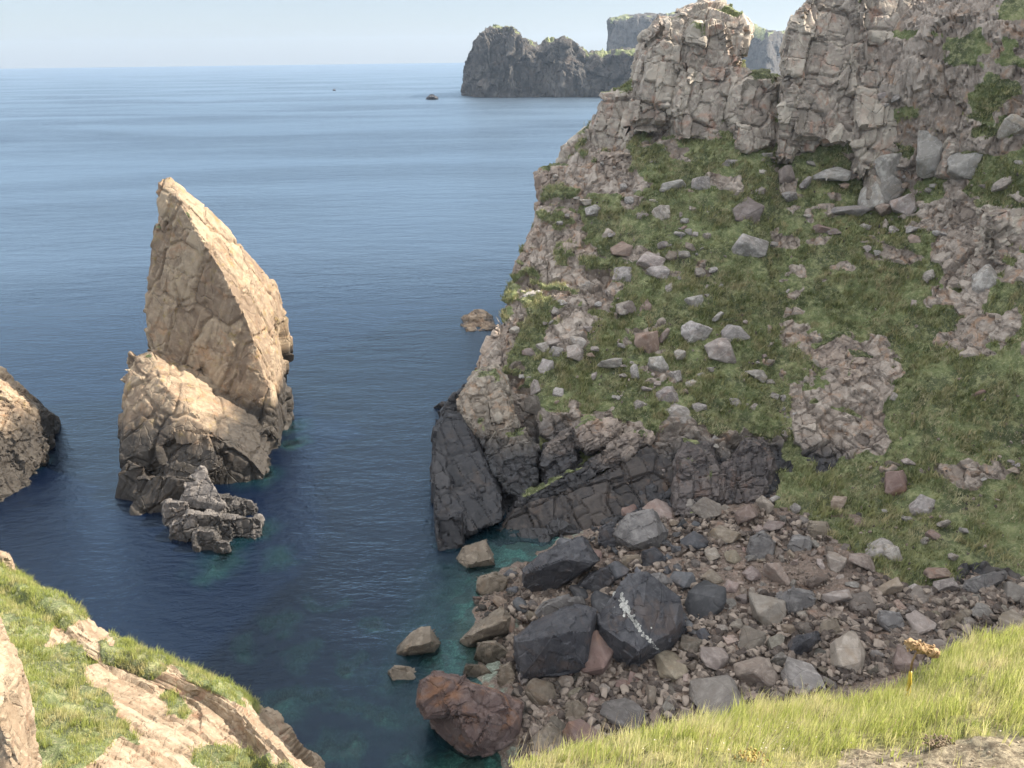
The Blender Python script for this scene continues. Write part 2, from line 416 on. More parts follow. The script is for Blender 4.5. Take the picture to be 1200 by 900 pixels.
wn = np.stack([fbm(HV / 5.0, 4, 3), fbm(HV / 5.0, 4, 9)], 1) * 13 + np.stack([fbm(HV / 1.3, 2, 13), fbm(HV / 1.3, 2, 19)], 1) * 6
ROCKY = [
    [(740, 100), (720, 120), (690, 150), (650, 180), (600, 200), (600, 320), (575, 360), (560, 420), (600, 420), (612, 385), (640, 345), (705, 345), (722, 318), (700, 285), (688, 245), (690, 225), (740, 225), (745, 175), (790, 160), (820, 130)],
    [(480, 700), (480, 430), (585, 415), (622, 450), (630, 520), (660, 565), (715, 545), (770, 505), (800, 495), (822, 520), (850, 520), (870, 505), (910, 510), (925, 545), (902, 598), (900, 700)],
    [(915, 350), (935, 360), (945, 400), (990, 380), (1045, 400), (1065, 440), (1035, 470), (1050, 520), (1010, 540), (960, 548), (935, 530), (915, 430)],
    [(1092, 250), (1140, 225), (1230, 235), (1230, 330), (1200, 345), (1205, 375), (1170, 412), (1125, 415), (1098, 340)],
    [(1000, 190), (1050, 190), (1080, 225), (1085, 260), (1040, 265), (1015, 235)],
    [(905, 190), (925, 185), (940, 230), (925, 260), (910, 250)],
    [(905, 265), (935, 275), (950, 320), (925, 345), (908, 330)],
    [(640, 380), (690, 392), (690, 415), (640, 410)], [(655, 485), (720, 488), (755, 510), (700, 525), (650, 520)],
    [(735, 380), (760, 385), (755, 415), (745, 415)],
    [(985, -60), (1270, -60), (1270, 130), (1190, 150), (1150, 190), (1090, 190), (1060, 150), (985, 150)],
]
rock = np.zeros(len(HV))
for pl in ROCKY: rock = np.maximum(rock, inpoly(hx + wn[:, 0], hy + wn[:, 1], pl).astype(float))
rock[(hx < 560)] = 1
rock = np.maximum(rock, (fbm(HV / np.array([5., 5., 2.6]), 4, 77) > .39).astype(float))
rock = np.maximum(rock, (HN[:, 2] < .22).astype(float))
# a grassy fringe keeps some turf on the ledges of the rocky parts
turf = (fbm(HV / np.array([3.2, 3.2, 1.3]), 4, 123) > .30) & (HV[:, 2] > 8)
rock[turf & (hx > 590)] = 0
rock = blur(rock.reshape(NR, NC), 2).ravel()
D, tone = rockdisp(HV, (8, 14, 20), [((2.8, 2.8, 3.8), .6, 1.0, .3), ((1.1, 1.1, 1.5), .24, .9, .16), ((.45, .45, .7), .05, .6, .03)], 5, .3, N=HN)
gl = .34 * fbm(HV / 3.6, 3, 41) + .20 * fbm(HV / 1.1, 3, 43) + .08 * fbm(HV / .45, 2, 44)
reb = np.maximum(inpoly(hx, hy, ROCKY[0]), inpoly(hx, hy, ROCKY[1]) | (hx < 540)).astype(float).reshape(NR, NC)
D = rock * (D + .15 - 1.0 * blur(reb, 6).ravel()) + (1 - rock) * gl + .55 * fbm(HV / 11, 3, 47)
# the dark gully that splits the slope from top to bottom
gx = np.interp(hy, [150, 250, 330, 420, 520, 600], [906, 908, 912, 921, 926, 926]) + 4 * fbm(HV / 4, 2, 55)
gx = gx + 15 * fbm(HV / 8, 3, 57)
D -= (.8 + .7 * fbm(HV / 6, 2, 58)) * np.exp(-((hx - gx) / 8.0) ** 2) * np.clip((470 - hy) / 160, 0, 1) * (hy > 140)
HV2 = HV + HN * D[:, None]
me = raw_mesh('hillside', HV2, grid_faces(NR, NC), dict(tone=tone, veg=1 - rock), True, 30)
hill = tag(link('hillside', me, M_HILL), kind='structure')
HILL_ROCK = rock.reshape(NR, NC); HILL_G = HV2.reshape(NR, NC, 3)

# ================================================================== crags on the headland
L_CRAG = [((4.6, 4.6, 6.5), .9, .7, .38), ((1.9, 1.9, 2.5), .26, .5, .18), ((.7, .7, .9), .045, .5, .05)]
def crag(name, pcs, label, seed, rot=(6, 12, 15), levels=L_CRAG, mat=None, voxel=.13, veg=.35, cat='crag', fine=.05):
    return rockmass(name, pcs, voxel, mat or M_CRAG, rot, levels, seed, label, cat, None, None, fine, veg_top(veg))
crag('rock_crag', [
    piece([(575 + 215, 168), (785, 130), (800, 78), (835, 62), (868, 95), (906, 96), (908, 168), (870, 178)], 94.5, 7, 2.2),
    piece([(796, 95), (797, 40), (802, 12), (828, 2), (868, 18), (876, 32), (872, 62), (850, 100)], 97.5, 7, 1.4),
    piece([(806, 100), (818, 40), (846, 30), (856, 60), (850, 100)], 96.0, 5, 1.6),
    piece([(742, 165), (746, 105), (752, 45), (772, 20), (796, 22), (800, 80), (792, 160)], 98.0, 7, 2.0),
    piece([(700, 190), (692, 150), (706, 112), (742, 104), (748, 160), (738, 190)], 99.5, 7, 2.0),
    piece([(650, 205), (656, 178), (690, 150), (715, 160), (720, 205)], 101.5, 7, 1.5),
    piece([(862, 178), (862, 105), (878, 92), (898, 90), (908, 100), (909, 172), (885, 182)], 92.6, 8, 1.8),
    piece([(735, 150), (742, 100), (752, 62), (776, 40), (790, 60), (785, 150)], 96.6, 6, 2.0),
    piece([(770, 60), (776, 28), (797, 18), (808, 30), (806, 80), (780, 90)], 98.2, 5, 1.0),
], 'grey turreted crag at the headland top, left of the sky gap', 201)
crag('rock_crag', [
    piece([(908, 195), (910, 120), (922, 45), (938, 10), (948, 60), (940, 170), (925, 200)], 89.5, 9, 1.0),
    piece([(925, 175), (925, 70), (942, 0), (955, -22), (1000, -30), (1030, 0), (1020, 170), (985, 180), (950, 150)], 88.5, 10, 2.0),
    piece([(1000, 150), (1005, 40), (1000, -24), (1060, -32), (1090, -10), (1106, 60), (1098, 95), (1085, 100), (1075, 150)], 87.5, 10, 1.8),
    piece([(995, 200), (1000, 120), (1075, 110), (1085, 150), (1098, 175), (1090, 205), (1050, 215)], 86.8, 7, 1.6),
    piece([(1008, 250), (1015, 190), (1060, 185), (1085, 215), (1075, 240), (1045, 262)], 85.3, 6, 1.5),
    piece([(1092, 95), (1090, 40), (1102, 30), (1107, 60), (1104, 95)], 86.4, 4, .5),
], 'tallest pinkish grey crag, right of the sky gap', 231, (4, 10, -10))
crag('rock_crag', [
    piece([(1112, 160), (1108, 60), (1120, -24), (1160, -32), (1190, -10), (1170, 130), (1150, 165)], 83.0, 9, 1.6),
    piece([(1150, 150), (1160, 20), (1180, -26), (1260, -30), (1300, 60), (1290, 150), (1200, 150)], 80.5, 10, 2.2),
    piece([(1100, 205), (1118, 155), (1150, 150), (1165, 200), (1130, 215)], 81.0, 5, 1.5),
], 'buttressed grey crag at the upper right corner of the photo', 251, (4, -14, 8), veg=.6)
crag('rock_buttress', [
    piece([(1090, 300), (1098, 250), (1135, 222), (1165, 235), (1150, 320), (1120, 350), (1100, 330)], 74.8, 6, 4.5),
    piece([(1120, 405), (1108, 345), (1125, 310), (1165, 300), (1180, 350), (1165, 408)], 70.5, 5, 4.0),
    piece([(1145, 300), (1150, 245), (1200, 235), (1260, 240), (1260, 330), (1200, 338)], 69.5, 6, 4.0),
    piece([(1140, 412), (1150, 370), (1190, 355), (1205, 375), (1180, 410)], 66.8, 4, 4.0),
], 'reddish rock buttress in the grass below the right-hand crag', 271, (10, 25, 30), veg=.45, voxel=.15, cat='rock')
crag('rock_buttress', [
    piece([(630, 250), (628, 203), (655, 190), (690, 200), (688, 232), (660, 262)], 97.0, 6, 3.0),
    piece([(690, 232), (684, 196), (705, 178), (742, 176), (742, 205), (722, 232)], 96.0, 5, 3.0),
    piece([(606, 345), (602, 318), (625, 268), (652, 262), (668, 290), (668, 342), (640, 345)], 89.0, 6, 4.5),
    piece([(652, 345), (650, 285), (672, 272), (688, 285), (722, 300), (718, 330), (690, 342)], 86.5, 5, 4.5),
    piece([(640, 300), (632, 250), (660, 240), (690, 252), (685, 300)], 91.0, 5, 4.0),
], 'rust streaked buttress of upright columns on the seaward edge of the headland', 291, (4, 8, 12), [((1.2, 1.2, 4.5), .55, .7, .3), ((.7, .7, 1.5), .2, .8, .12), ((.35, .35, .6), .06, .6, .04)], mat=M_LOWER, voxel=.15, veg=.3, cat='rock')
crag('rock_buttress', [
    piece([(600, 425), (585, 415), (600, 380), (625, 372), (640, 385), (620, 412)], 80.0, 5, 4.0),
    piece([(575, 440), (560, 432), (585, 378), (600, 368), (606, 395), (595, 425)], 80.0, 6, 3.0),
    piece([(615, 375), (612, 352), (650, 348), (680, 352), (676, 372), (645, 378)], 83.0, 3, 4.0),
], 'low broken grey ledges on the seaward edge above the rounded buttress', 301, (4, 8, 12), mat=M_LOWER, voxel=.14, cat='rock', veg=.5)
crag('rock_buttress', [
    piece([(560, 520), (540, 490), (537, 465), (556, 436), (580, 428), (592, 440), (600, 470), (604, 505), (590, 545), (578, 560)], 65.0, 8, 5.4, .82),
    piece([(570, 515), (568, 470), (585, 455), (600, 468), (606, 500), (595, 520)], 66.6, 5, 4.0),
    piece([(590, 580), (580, 545), (592, 505), (618, 500), (632, 530), (628, 575), (610, 590)], 62.4, 6, 4.6),
    piece([(575, 560), (565, 530), (580, 500), (596, 530), (592, 565)], 63.6, 5, 4.4),
], 'rounded tan and grey buttress standing above the black slab at the water', 311, (5, -6, 10), [((1.8, 1.8, 3.4), .34, .8, .2), ((.9, .9, 1.3), .16, .8, .1), ((.4, .4, .6), .05, .6, .03)], mat=mat_rock('rounded_buttress_rock', (.17, .145, .12), (.27, .225, .18), (.35, .31, .26), (.36, .20, .10), .55, (.36, .37, .33), .4, wet=(3.2, 8.2, BLACK), veg=True), voxel=.13, cat='rock', veg=.1)
crag('rock_slab', [
    piece([(507, 600), (505, 545), (508, 500), (520, 478), (545, 485), (570, 545), (592, 580), (588, 612), (560, 606), (548, 628), (530, 640), (515, 625)], 57.2, 9, 7.2, .92),
    piece([(512, 655), (508, 600), (540, 600), (548, 640), (530, 655)], 56.0, 6, 3.0, .9),
    piece([(518, 500), (512, 482), (530, 462), (545, 450), (548, 490)], 73.0, 5, 3.0),
], 'smooth black slab dropping into the sea at the headland foot', 321, (5, -22, 20), [((1.6, 4.5, 7.5), .26, .6, .16), ((.8, 2.0, 4.0), .06, .5, .07), ((.5, .5, .8), .012, .5, .0)], mat=mat_rock('black_slab_rock', (.018, .019, .023), (.030, .031, .037), (.05, .049, .053), (.10, .07, .05), .3, (.15, .14, .12), .15, k=.9, bump=.22, rough=.62), voxel=.13, cat='rock', veg=-1)
# dark joint-bounded walls at the foot of the slope
crag('rock_wall', [
    piece([(590, 672), (584, 615), (600, 598), (650, 578), (668, 600), (672, 640), (640, 665)], 56.6, 7, 5.4, .94),
    piece([(648, 650), (650, 580), (700, 555), (722, 575), (730, 625), (700, 645)], 57.6, 7, 5.2, .94),
    piece([(700, 640), (702, 558), (762, 520), (790, 540), (800, 600), (775, 612), (730, 632)], 58.2, 7, 5.2, .94),
], 'dark jointed rock wall under the diagonal ledge above the fallen slabs', 331, (3, -18, 14), [((3.2, 3.4, 5.5), .5, .8, .34), ((1.7, 1.9, 2.8), .14, .6, .13), ((.5, .5, .8), .02, .6, .01)], mat=mat_rock('dark_wall_rock', (.028, .027, .029), (.047, .043, .044), (.082, .07, .064), (.17, .11, .075), .45, (.20, .19, .18), .2, k=.9, bump=.28, rough=.7), voxel=.13, cat='rock', veg=-1)
crag('rock_wall', [
    piece([(785, 610), (790, 545), (800, 515), (835, 520), (848, 560), (842, 600), (815, 612)], 58.3, 6, 5.0),
    piece([(855, 592), (858, 540), (872, 512), (895, 515), (910, 535), (900, 575), (880, 598)], 59.0, 6, 4.6),
    piece([(838, 598), (842, 550), (860, 535), (866, 570), (858, 600)], 59.4, 5, 4.4),
], 'purplish grey rock wall with upright blocks where the shingle meets the grass', 341, (3, 8, 14), [((1.3, 1.5, 3.2), .34, .8, .25), ((.8, .8, 1.4), .12, .8, .1), ((.35, .35, .5), .04, .6, .02)], mat=mat_rock('purple_wall_rock', (.05, .045, .046), (.088, .076, .076), (.145, .125, .118), (.20, .12, .085), .4, (.26, .25, .25), .3, k=1, bump=.55, rough=.75, veg=True), voxel=.12, cat='rock', veg=.0)
crag('rock_ledge', [
    piece([(598, 605), (604, 585), (640, 565), (700, 540), (762, 505), (768, 515), (740, 535), (690, 562), (640, 590)], 60.6, 5, 4.4),
    piece([(640, 575), (632, 545), (640, 520), (668, 500), (678, 540), (662, 565)], 62.6, 4, 4.4),
    piece([(676, 525), (668, 500), (690, 488), (722, 492), (728, 505), (712, 522), (690, 532)], 64.2, 4, 4.4),
    piece([(705, 545), (712, 522), (735, 510), (762, 505), (752, 525), (728, 545)], 63.0, 4, 4.4),
], 'diagonal grey ledge of stacked blocks between the slope grass and the dark wall', 351, (3, -24, 14), [((1.4, 1.6, 1.0), .36, .8, .22), ((.7, .7, .6), .14, .8, .1), ((.35, .35, .4), .04, .6, .02)], mat=M_LOWER, voxel=.12, cat='rock', veg=.35)
crag('rock_outcrop', [
    piece([(935, 520), (922, 470), (925, 395), (942, 388), (950, 420), (952, 470), (945, 515)], 70.0, 5, 4.0),
    piece([(945, 445), (948, 405), (990, 385), (1015, 400), (1010, 440), (975, 450)], 70.5, 4, 5.0),
    piece([(985, 450), (995, 412), (1045, 415), (1065, 432), (1050, 448)], 68.7, 3, 5.0),
    piece([(935, 545), (930, 485), (960, 478), (1000, 490), (1005, 520), (975, 540)], 66.3, 4, 4.0),
    piece([(990, 530), (992, 495), (1025, 490), (1045, 505), (1030, 525)], 65.6, 3, 4.0),
], 'broken reddish outcrop on the slope right of the dark gully', 361, (8, 20, 24), [((1.6, 1.6, 1.8), .5, .8, .25), ((.8, .8, .8), .2, .8, .1), ((.35, .35, .4), .05, .6, .03)], mat=M_LOWER, voxel=.13, cat='rock', veg=.55)
# ================================================================== beach and seabed
BC = [(540, 690, -.7), (520, 640, -2.5), (480, 600, -7), (490, 810, -1.1), (470, 760, -1.3), (430, 790, -2.6), (380, 840, -3.2), (455, 890, -1.8), (420, 900, -2.2), (400, 700, -6), (520, 900, -.9), (560, 700, -.1), (600, 700, .5), (600, 800, .4),
      (600, 870, .3), (650, 890, .5), (700, 650, 1.0), (760, 620, 1.4), (820, 605, 1.9), (905, 596, 3.1), (745, 760, 1.2), (700, 850, .9), (800, 800, 1.5), (870, 690, 2.2), (900, 620, 2.8), (900, 800, 2.2), (960, 650, 3.2), (1000, 720, 3.3), (1060, 700, 3.6),
      (1050, 780, 3.6), (1200, 695, 4.8), (1200, 760, 5.6), (1150, 800, 5.6), (950, 880, 3.2), (800, 890, 1.9), (1320, 720, 6), (1320, 850, 8), (1100, 890, 5)]
BX = np.array([Z(a, b, c) for a, b, c in BC])
BX = np.concatenate([BX, [[x, y, -9] for x, y in ((-60, 20), (-60, 60), (-60, 100), (-30, 110), (-10, 100), (20, 130), (-30, 40), (-40, 30), (-20, 65), (60, 130))], [[-4, 20, -2], [12, 18, 4], [30, 15, 8], [60, 30, 14], [70, 50, 12]]])
def _k(r): return r
_D = np.linalg.norm(BX[:, None, :2] - BX[None, :, :2], axis=2)
_A = np.block([[_D + 0 * np.eye(len(BX)), np.ones((len(BX), 1))], [np.ones((1, len(BX))), np.zeros((1, 1))]])
_W = np.linalg.solve(_A, np.concatenate([BX[:, 2], [0]]))
SUB = [(345, 830, 34, -1.2), (415, 785, 16, -.9), (400, 830, 22, -1.0), (330, 735, 26, -1.8), (385, 720, 20, -2.0), (300, 850, 30, -1.6), (400, 880, 22, -.5), (450, 850, 26, -1.0), (470, 890, 20, -.7), (290, 640, 40, -2.4), (330, 670, 30, -2.6), (345, 520, 22, -.9),
       (310, 560, 16, -.9), (460, 800, 40, -1.3), (530, 720, 30, -.9), (360, 775, 26, -2.0), (300, 775, 22, -2.2), (525, 640, 18, -1.2), (440, 735, 22, -1.6), (375, 885, 30, -1.2), (255, 675, 36, -2.0), (420, 840, 22, -1.2)]
SUB = [(a, b, r * 1.15, d * .42) for a, b, r, d in SUB]
SUBW = [(Z(a, b, d), r * (EYE[2] - d) / math.sin(math.atan((b - 450) / FPX) + PITCH) / FPX, d) for a, b, r, d in SUB]
def bed(x, y, lump=True):
    x = np.asarray(x, float); y = np.asarray(y, float)
    d = np.sqrt((x[..., None] - BX[:, 0]) ** 2 + (y[..., None] - BX[:, 1]) ** 2)
    zz = d @ _W[:-1] + _W[-1]; x0, y0 = x, y
    if lump:
        if x.size > 9:
            W3 = np.stack([x.ravel(), y.ravel(), 0 * x.ravel()], 1)
            x = x + (1.1 * fbm(W3 / 1.9, 3, 171)).reshape(x.shape); y = y + (1.1 * fbm(W3 / 1.9, 3, 177)).reshape(y.shape)
        for c, r, top in SUBW:
            q = np.sqrt((x - c[0]) ** 2 + (y - c[1]) ** 2) / r
            zz = np.maximum(zz, top - 2.5 * q ** 2.2)
    far = np.sqrt((np.maximum(0, -x0 - 45)) ** 2 + np.maximum(0, y0 - 95) ** 2 + np.maximum(0, 20 - y0) ** 2)
    return np.maximum(np.minimum(zz - .25 * far, 9), -14)
def on_bed(px, py, it=8):
    zc = np.full(np.shape(px), 1.0)
    for _ in range(it):
        p = Z(px, py, zc); zc = bed(p[..., 0], p[..., 1], False)
    return p
bx = np.linspace(-62, 78, 430); by = np.linspace(12, 112, 330)
GX, GY = np.meshgrid(bx, by)
Q0 = np.stack([GX.ravel(), GY.ravel(), 0 * GX.ravel()], 1)
GZ = bed(GX, GY) + (.22 * fbm(Q0 / 2.2, 4, 61) + .10 * fbm(Q0 / .8, 3, 63)).reshape(GX.shape)
sub = np.clip((-GZ - .3), 0, 1.5)
GZ = GZ + sub * .55 * (rockdisp(Q0 + .01, (0, 0, 30), [((1.7, 1.7, 9), .7, .8, .1)], 81, .6)[0]).reshape(GX.shape)
BV = np.stack([GX, GY, GZ], -1).reshape(-1, 3)
tag(link('beach', raw_mesh('beach', BV, grid_faces(330, 430)[:, ::-1], dict(tone=0 * BV[:, 0], veg=0 * BV[:, 0]), True), M_BEACH), kind='structure')

# ================================================================== sea
def spaced(a, b, n, far, m):
    mid = np.linspace(a, b, n); g = np.geomspace(1, 1 + far, m)[1:] - 1
    step = (b - a) / n
    return np.concatenate([(a - g - step)[::-1], mid, b + g + step])
sx = spaced(-62, 45, 360, 5000, 34); sy = spaced(14, 112, 330, 4890, 36); sy = sy[sy > -600]; sx = sx[np.abs(sx) < 24000]
SX, SY = np.meshgrid(sx, sy)
SQ = np.stack([SX.ravel(), SY.ravel(), 0 * SX.ravel()], 1)
dep = np.full(SX.shape, 14.0)
nm = (SX > -70) & (SX < 60) & (SY > 8) & (SY < 116)
dep[nm] = -bed(SX[nm], SY[nm]) - (.5 * fbm(SQ[nm.ravel()] / 1.8, 4, 71))
# the sea floor is shallow round the feet of the stacks as well
for (qx, qy, rr) in ((300, 560, 3.2), (345, 500, 2.6), (262, 650, 3.0), (30, 545, 3.0)):
    c = Z(qx, qy, 0); q = np.sqrt((SX - c[0]) ** 2 + (SY - c[1]) ** 2) / rr
    dep = np.minimum(dep, .3 + 2.4 * q ** 1.3 + .6 * fbm(SQ / 1.1, 3, 72).reshape(SX.shape) * (q < 4))
t = NT('sea_water'); pos = t.n('ShaderNodeNewGeometry').outputs['Position']
da = t.attr('depth')
e1 = t.math('POWER', 2.71828, t.math('MULTIPLY', da, -.85))
deep = t.mix(t.ramp(t.noise(pos, .02, 4, .6), .35, .65), (.0017, .0050, .0165), (.0026, .0070, .0215))
body = t.mix(t.ramp(e1, .03, .55), deep, (.006, .025, .031))
dist = t.n('ShaderNodeVectorMath', operation='LENGTH'); t.set(dist.inputs[0], pos)
W = t.mapping(pos, (1, 1, 1), (0, 0, 22))
h1 = t.noise(t.mapping(pos, (.75, 1.6, 1), (0, 0, 14)), 1.0, 5, .62, .35)
h2 = t.noise(t.mapping(pos, (2.2, 4.0, 1), (0, 0, -20)), 1.0, 5, .65, .3)
h3 = t.noise(t.mapping(pos, (.035, .10, 1), (0, 0, 9)), 1.0, 4, .6, .4)
h4 = t.noise(t.mapping(pos, (.10, .28, 1), (0, 0, 18)), 1.0, 5, .62, .4)
calm = t.ramp(t.noise(t.mapping(pos, (.004, .014, 1), (0, 0, 6)), 1.0, 4, .55, .6), .35, .68, .45, 1.25)
hh = t.math('ADD', t.math('MULTIPLY', h1, .42), t.math('MULTIPLY', h2, .13))
hh = t.math('ADD', hh, t.math('MULTIPLY', h3, 1.0))
hh = t.math('ADD', hh, t.math('MULTIPLY', h4, .9))
bp = t.n('ShaderNodeBump', Distance=.55); t.set(bp.inputs['Height'], hh); t.set(bp.inputs['Strength'], calm)
df = t.n('ShaderNodeBsdfDiffuse'); t.set(df.inputs[0], body); t.set(df.inputs['Normal'], bp.outputs[0])
tp = t.n('ShaderNodeBsdfTransparent'); tp.inputs[0].default_value = (.46, .74, .74, 1)
m1 = t.n('ShaderNodeMixShader'); t.set(m1.inputs[0], t.math('MULTIPLY', t.ramp(e1, .05, .95), .92)); t.t.links.new(df.outputs[0], m1.inputs[1]); t.t.links.new(tp.outputs[0], m1.inputs[2])
gl_ = t.n('ShaderNodeBsdfGlossy'); t.set(gl_.inputs['Roughness'], t.ramp(t.n('ShaderNodeSeparateXYZ', Vector=pos).outputs[1], 55, 170, .085, .34)); t.set(gl_.inputs['Normal'], bp.outputs[0]); gl_.inputs[0].default_value = (.62, .82, 1, 1)
fr = t.n('ShaderNodeFresnel', IOR=1.333); t.set(fr.inputs['Normal'], bp.outputs[0])
m2 = t.n('ShaderNodeMixShader'); t.set(m2.inputs[0], t.math('MINIMUM', t.math('MULTIPLY', fr.outputs[0], t.ramp(t.n('ShaderNodeSeparateXYZ', Vector=pos).outputs[1], 60, 500, 1.3, .72)), .55)); t.t.links.new(m1.outputs[0], m2.inputs[1]); t.t.links.new(gl_.outputs[0], m2.inputs[2])
t.t.links.new(m2.outputs[0], t.out.inputs[0]); M_SEA = t.m
tag(link('sea', raw_mesh('sea', SQ, grid_faces(*SX.shape)[:, ::-1], dict(depth=np.maximum(dep, 0).ravel()), True), M_SEA), kind='structure')

# ================================================================== sea stack
def pts(*q): return np.array([Z(*e[:3]) if len(e) == 4 else P(*e) for e in q])
z = 'z'
blade = pts((184, 226, 81), (186, 213, 81.4), (191, 207, 82), (198, 208, 82), (207, 218, 81.5), (207, 232, 80.2), (240, 238, 84), (258, 263, 85.5), (276, 292, 86.5), (304, 317, 87.4), (318, 326, 88), (337, 440, 86), (215, 240, 80), (225, 262, 79), (262, 320, 78), (290, 375, 77.3), (318, 460, 76.5), (326, 500, 76.3), (187, 240, 80.5), (195, 300, 79.8), (212, 380, 78.8), (235, 430, 78.2), (258, 466, 77.6), (300, 482, 77),
            (236, 243, 85), (262, 285, 86.5), (300, 318, 87), (322, 332, 87.5), (331, 345, 88), (335, 400, 88), (343, 490, 0, z), (335, 520, -2, z), (318, 560, -3, z), (192, 208, 85.5), (200, 211, 86), (250, 275, 91), (318, 345, 92), (330, 420, 92), (338, 480, 0, z), (240, 440, 92), (250, 500, -3, z), (330, 465, -3, z))
lower = pts((156, 416, 76.5), (178, 408, 77), (205, 414, 79.5), (322, 488, 78), (188, 448, 73), (228, 492, 70.3), (246, 504, 69.3), (296, 540, 69.2), (312, 560, 69.2), (330, 520, 0, z), (322, 545, -1, z), (148, 450, 75), (142, 480, 74), (138, 540, 69),
            (142, 575, -2, z), (260, 592, -2, z), (308, 580, -2, z), (170, 480, 71.8), (200, 510, 70.3), (160, 440, 90), (300, 500, 90))
foot = pts((136, 555, 66), (150, 540, 67), (170, 545, 66), (166, 602, -1, z), (130, 592, -1, z), (138, 604, -2, z), (180, 560, 70), (150, 560, 74))
foot2 = pts((158, 562, 64.5), (200, 555, 64), (232, 560, 63.5), (240, 606, -1, z), (150, 616, -1, z), (200, 560, 74), (165, 605, -2, z), (245, 565, 70))
brow = pts((186, 520, 68), (205, 508, 68.5), (245, 506, 68), (250, 530, 66.8), (262, 548, 66), (240, 562, 65.6), (200, 560, 66), (190, 545, 67), (220, 530, 74), (250, 540, 74))
cols = [pts((179, 264, 81), (174, 300, 80.6), (172, 350, 79.8), (172, 388, 79), (190, 442, 78), (236, 432, 77.7), (206, 385, 77.9), (198, 330, 78.8), (192, 268, 80.2), (180, 264, 86), (174, 300, 86), (172, 388, 86), (190, 440, 86), (188, 258, 84), (176, 282, 80.6), (171, 330, 80.2)),
        piece([(232, 462), (228, 440), (245, 438), (258, 462), (255, 478)], 77.2, 4, .5, .85), piece([(260, 485), (258, 462), (290, 468), (302, 482), (298, 494), (275, 492)], 76.4, 4, .5, .85),
        piece([(310, 510), (306, 488), (318, 480), (326, 490), (324, 510)], 76, 3, 0, .85), piece([(306, 530), (300, 505), (318, 500), (328, 515), (322, 535)], 74, 3, 0, .85)]
stack = rockmass('sea_stack', [blade, lower, foot, foot2, brow] + cols, .11, M_STACK, (10, 24, 25),
    [((4.6, 3.6, 7.5), .2, .22, .36), ((1.7, 1.3, 3.4), .07, .35, .14), ((.5, .45, .9), .03, .6, .04)], 401,
    'tall fin shaped sea stack of tan rock standing alone in the water', 'sea stack', vegf=lambda V, N: np.clip((N[:, 2] - .35) * 2.5, 0, 1) * np.clip(1.5 * fbm(V / 1.6, 3, 97) - .1, 0, 1) * (V[:, 2] > 11), fine=.06, sharp=34, post=2)
rockmass('pyramid_rock', [pts((214, 580, 62.6), (222, 556, 64.2), (238, 546, 64.8), (264, 592, 61.6), (255, 598, 61.6), (210, 594, 62.2), (240, 570, 70), (215, 590, 70), (262, 600, -1, z), (210, 600, -1, z))], .1, BOULDER and mat_rock('wet_ledge_rock', (.07, .065, .065), (.12, .11, .105), (.19, .175, .165), (.2, .15, .11), .3, (.28, .27, .25), .25, wet=(-.2, 1.6, (.03, .028, .027)), k=1.2),
    (10, 20, 0), [((1.2, 1.2, 2), .18, .7, .1), ((.5, .5, .8), .06, .7, .03)], 421, 'dark pointed rock leaning on the foot of the sea stack', 'rock', fine=.03)
M_WET = bpy.data.materials['wet_ledge_rock']
ledge = []
for (x0, y0, x1, y1) in ((188, 586, 222, 622), (206, 578, 252, 606), (246, 580, 276, 604), (268, 584, 300, 610), (214, 600, 262, 640), (256, 604, 300, 636), (216, 588, 245, 612), (222, 606, 248, 630), (244, 592, 268, 616), (246, 612, 276, 640), (264, 588, 288, 612), (270, 608, 292, 634), (284, 590, 304, 608), (288, 604, 308, 634), (226, 620, 256, 652), (248, 632, 272, 656), (196, 612, 224, 640), (236, 600, 262, 622)):
    c = Z((x0 + x1) / 2, y1, -.6)
    ledge.append(piece([(x0, y1), (x0 + 2, y0 + 3), (x0 + 6, y0), (x1 - 4, y0 + 1), (x1, y0 + 6), (x1 - 1, y1)], c[1] - .2, 3.2, 1.5, .88))
rockmass('rock_ledge', ledge, .09, M_WET, (6, -10, 12), [((1.5, 1.2, 1.4), .26, 1.2, .2), ((.6, .6, .7), .10, .9, .05)], 431, 'low grey ledge of square jointed blocks in the water before the sea stack', 'rock', fine=.03)

# ================================================================== rocks at the left edge
rockmass('sea_rock', [pts((-60, 420, 80), (0, 432, 79), (15, 442, 78.5), (32, 470, 77.5), (48, 482, 77.5), (60, 488, 78), (72, 497, 0, z), (66, 520, -1, z), (-60, 470, 70), (0, 450, 74), (20, 475, 73), (40, 515, 72), (50, 540, 71.5), (55, 545, -1, z), (0, 610, -1.5, z), (-80, 640, -1.5, z), (-80, 520, 67), (0, 520, 69), (20, 560, -.5, z), (-60, 450, 95), (40, 480, 92)),
    piece([(-20, 520), (-15, 460), (10, 455), (28, 480), (30, 520), (5, 545)], 70.6, 5, 3, .85), piece([(-10, 575), (-10, 530), (15, 520), (35, 540), (30, 570), (10, 590)], 68.0, 4, 2, .85), piece([(28, 545), (26, 500), (40, 490), (55, 515), (52, 548)], 71.6, 4, 3, .85)],
    .13, M_STACK, (10, 30, 15), [((2.2, 1.8, 3.6), .4, .8, .2), ((.9, .8, 1.6), .18, .8, .1), ((.4, .4, .6), .05, .7, .03)], 441, 'tan and grey sea rock entering the photo at the left edge', 'rock', vegf=veg_top(-.1, .7), fine=.06)
rockmass('skerry', [pts((535, 384, 120), (538, 374, 120.5), (556, 364, 122), (566, 363, 122.5), (578, 372, 122), (582, 380, 121.5), (560, 380, 118.5), (545, 389, 0, z), (580, 387, 0, z), (535, 388, -1, z), (583, 384, -1, z), (560, 370, 127), (545, 376, 126), (562, 389, -1, z))], .16, M_SKERRY, (10, 20, 15),
    [((1.5, 1.5, 1.5), .4, .8, .2), ((.7, .7, .7), .15, .8, .1)], 451, 'small brown skerry with a dark left side, in open water left of the headland', 'rock', fine=.06)
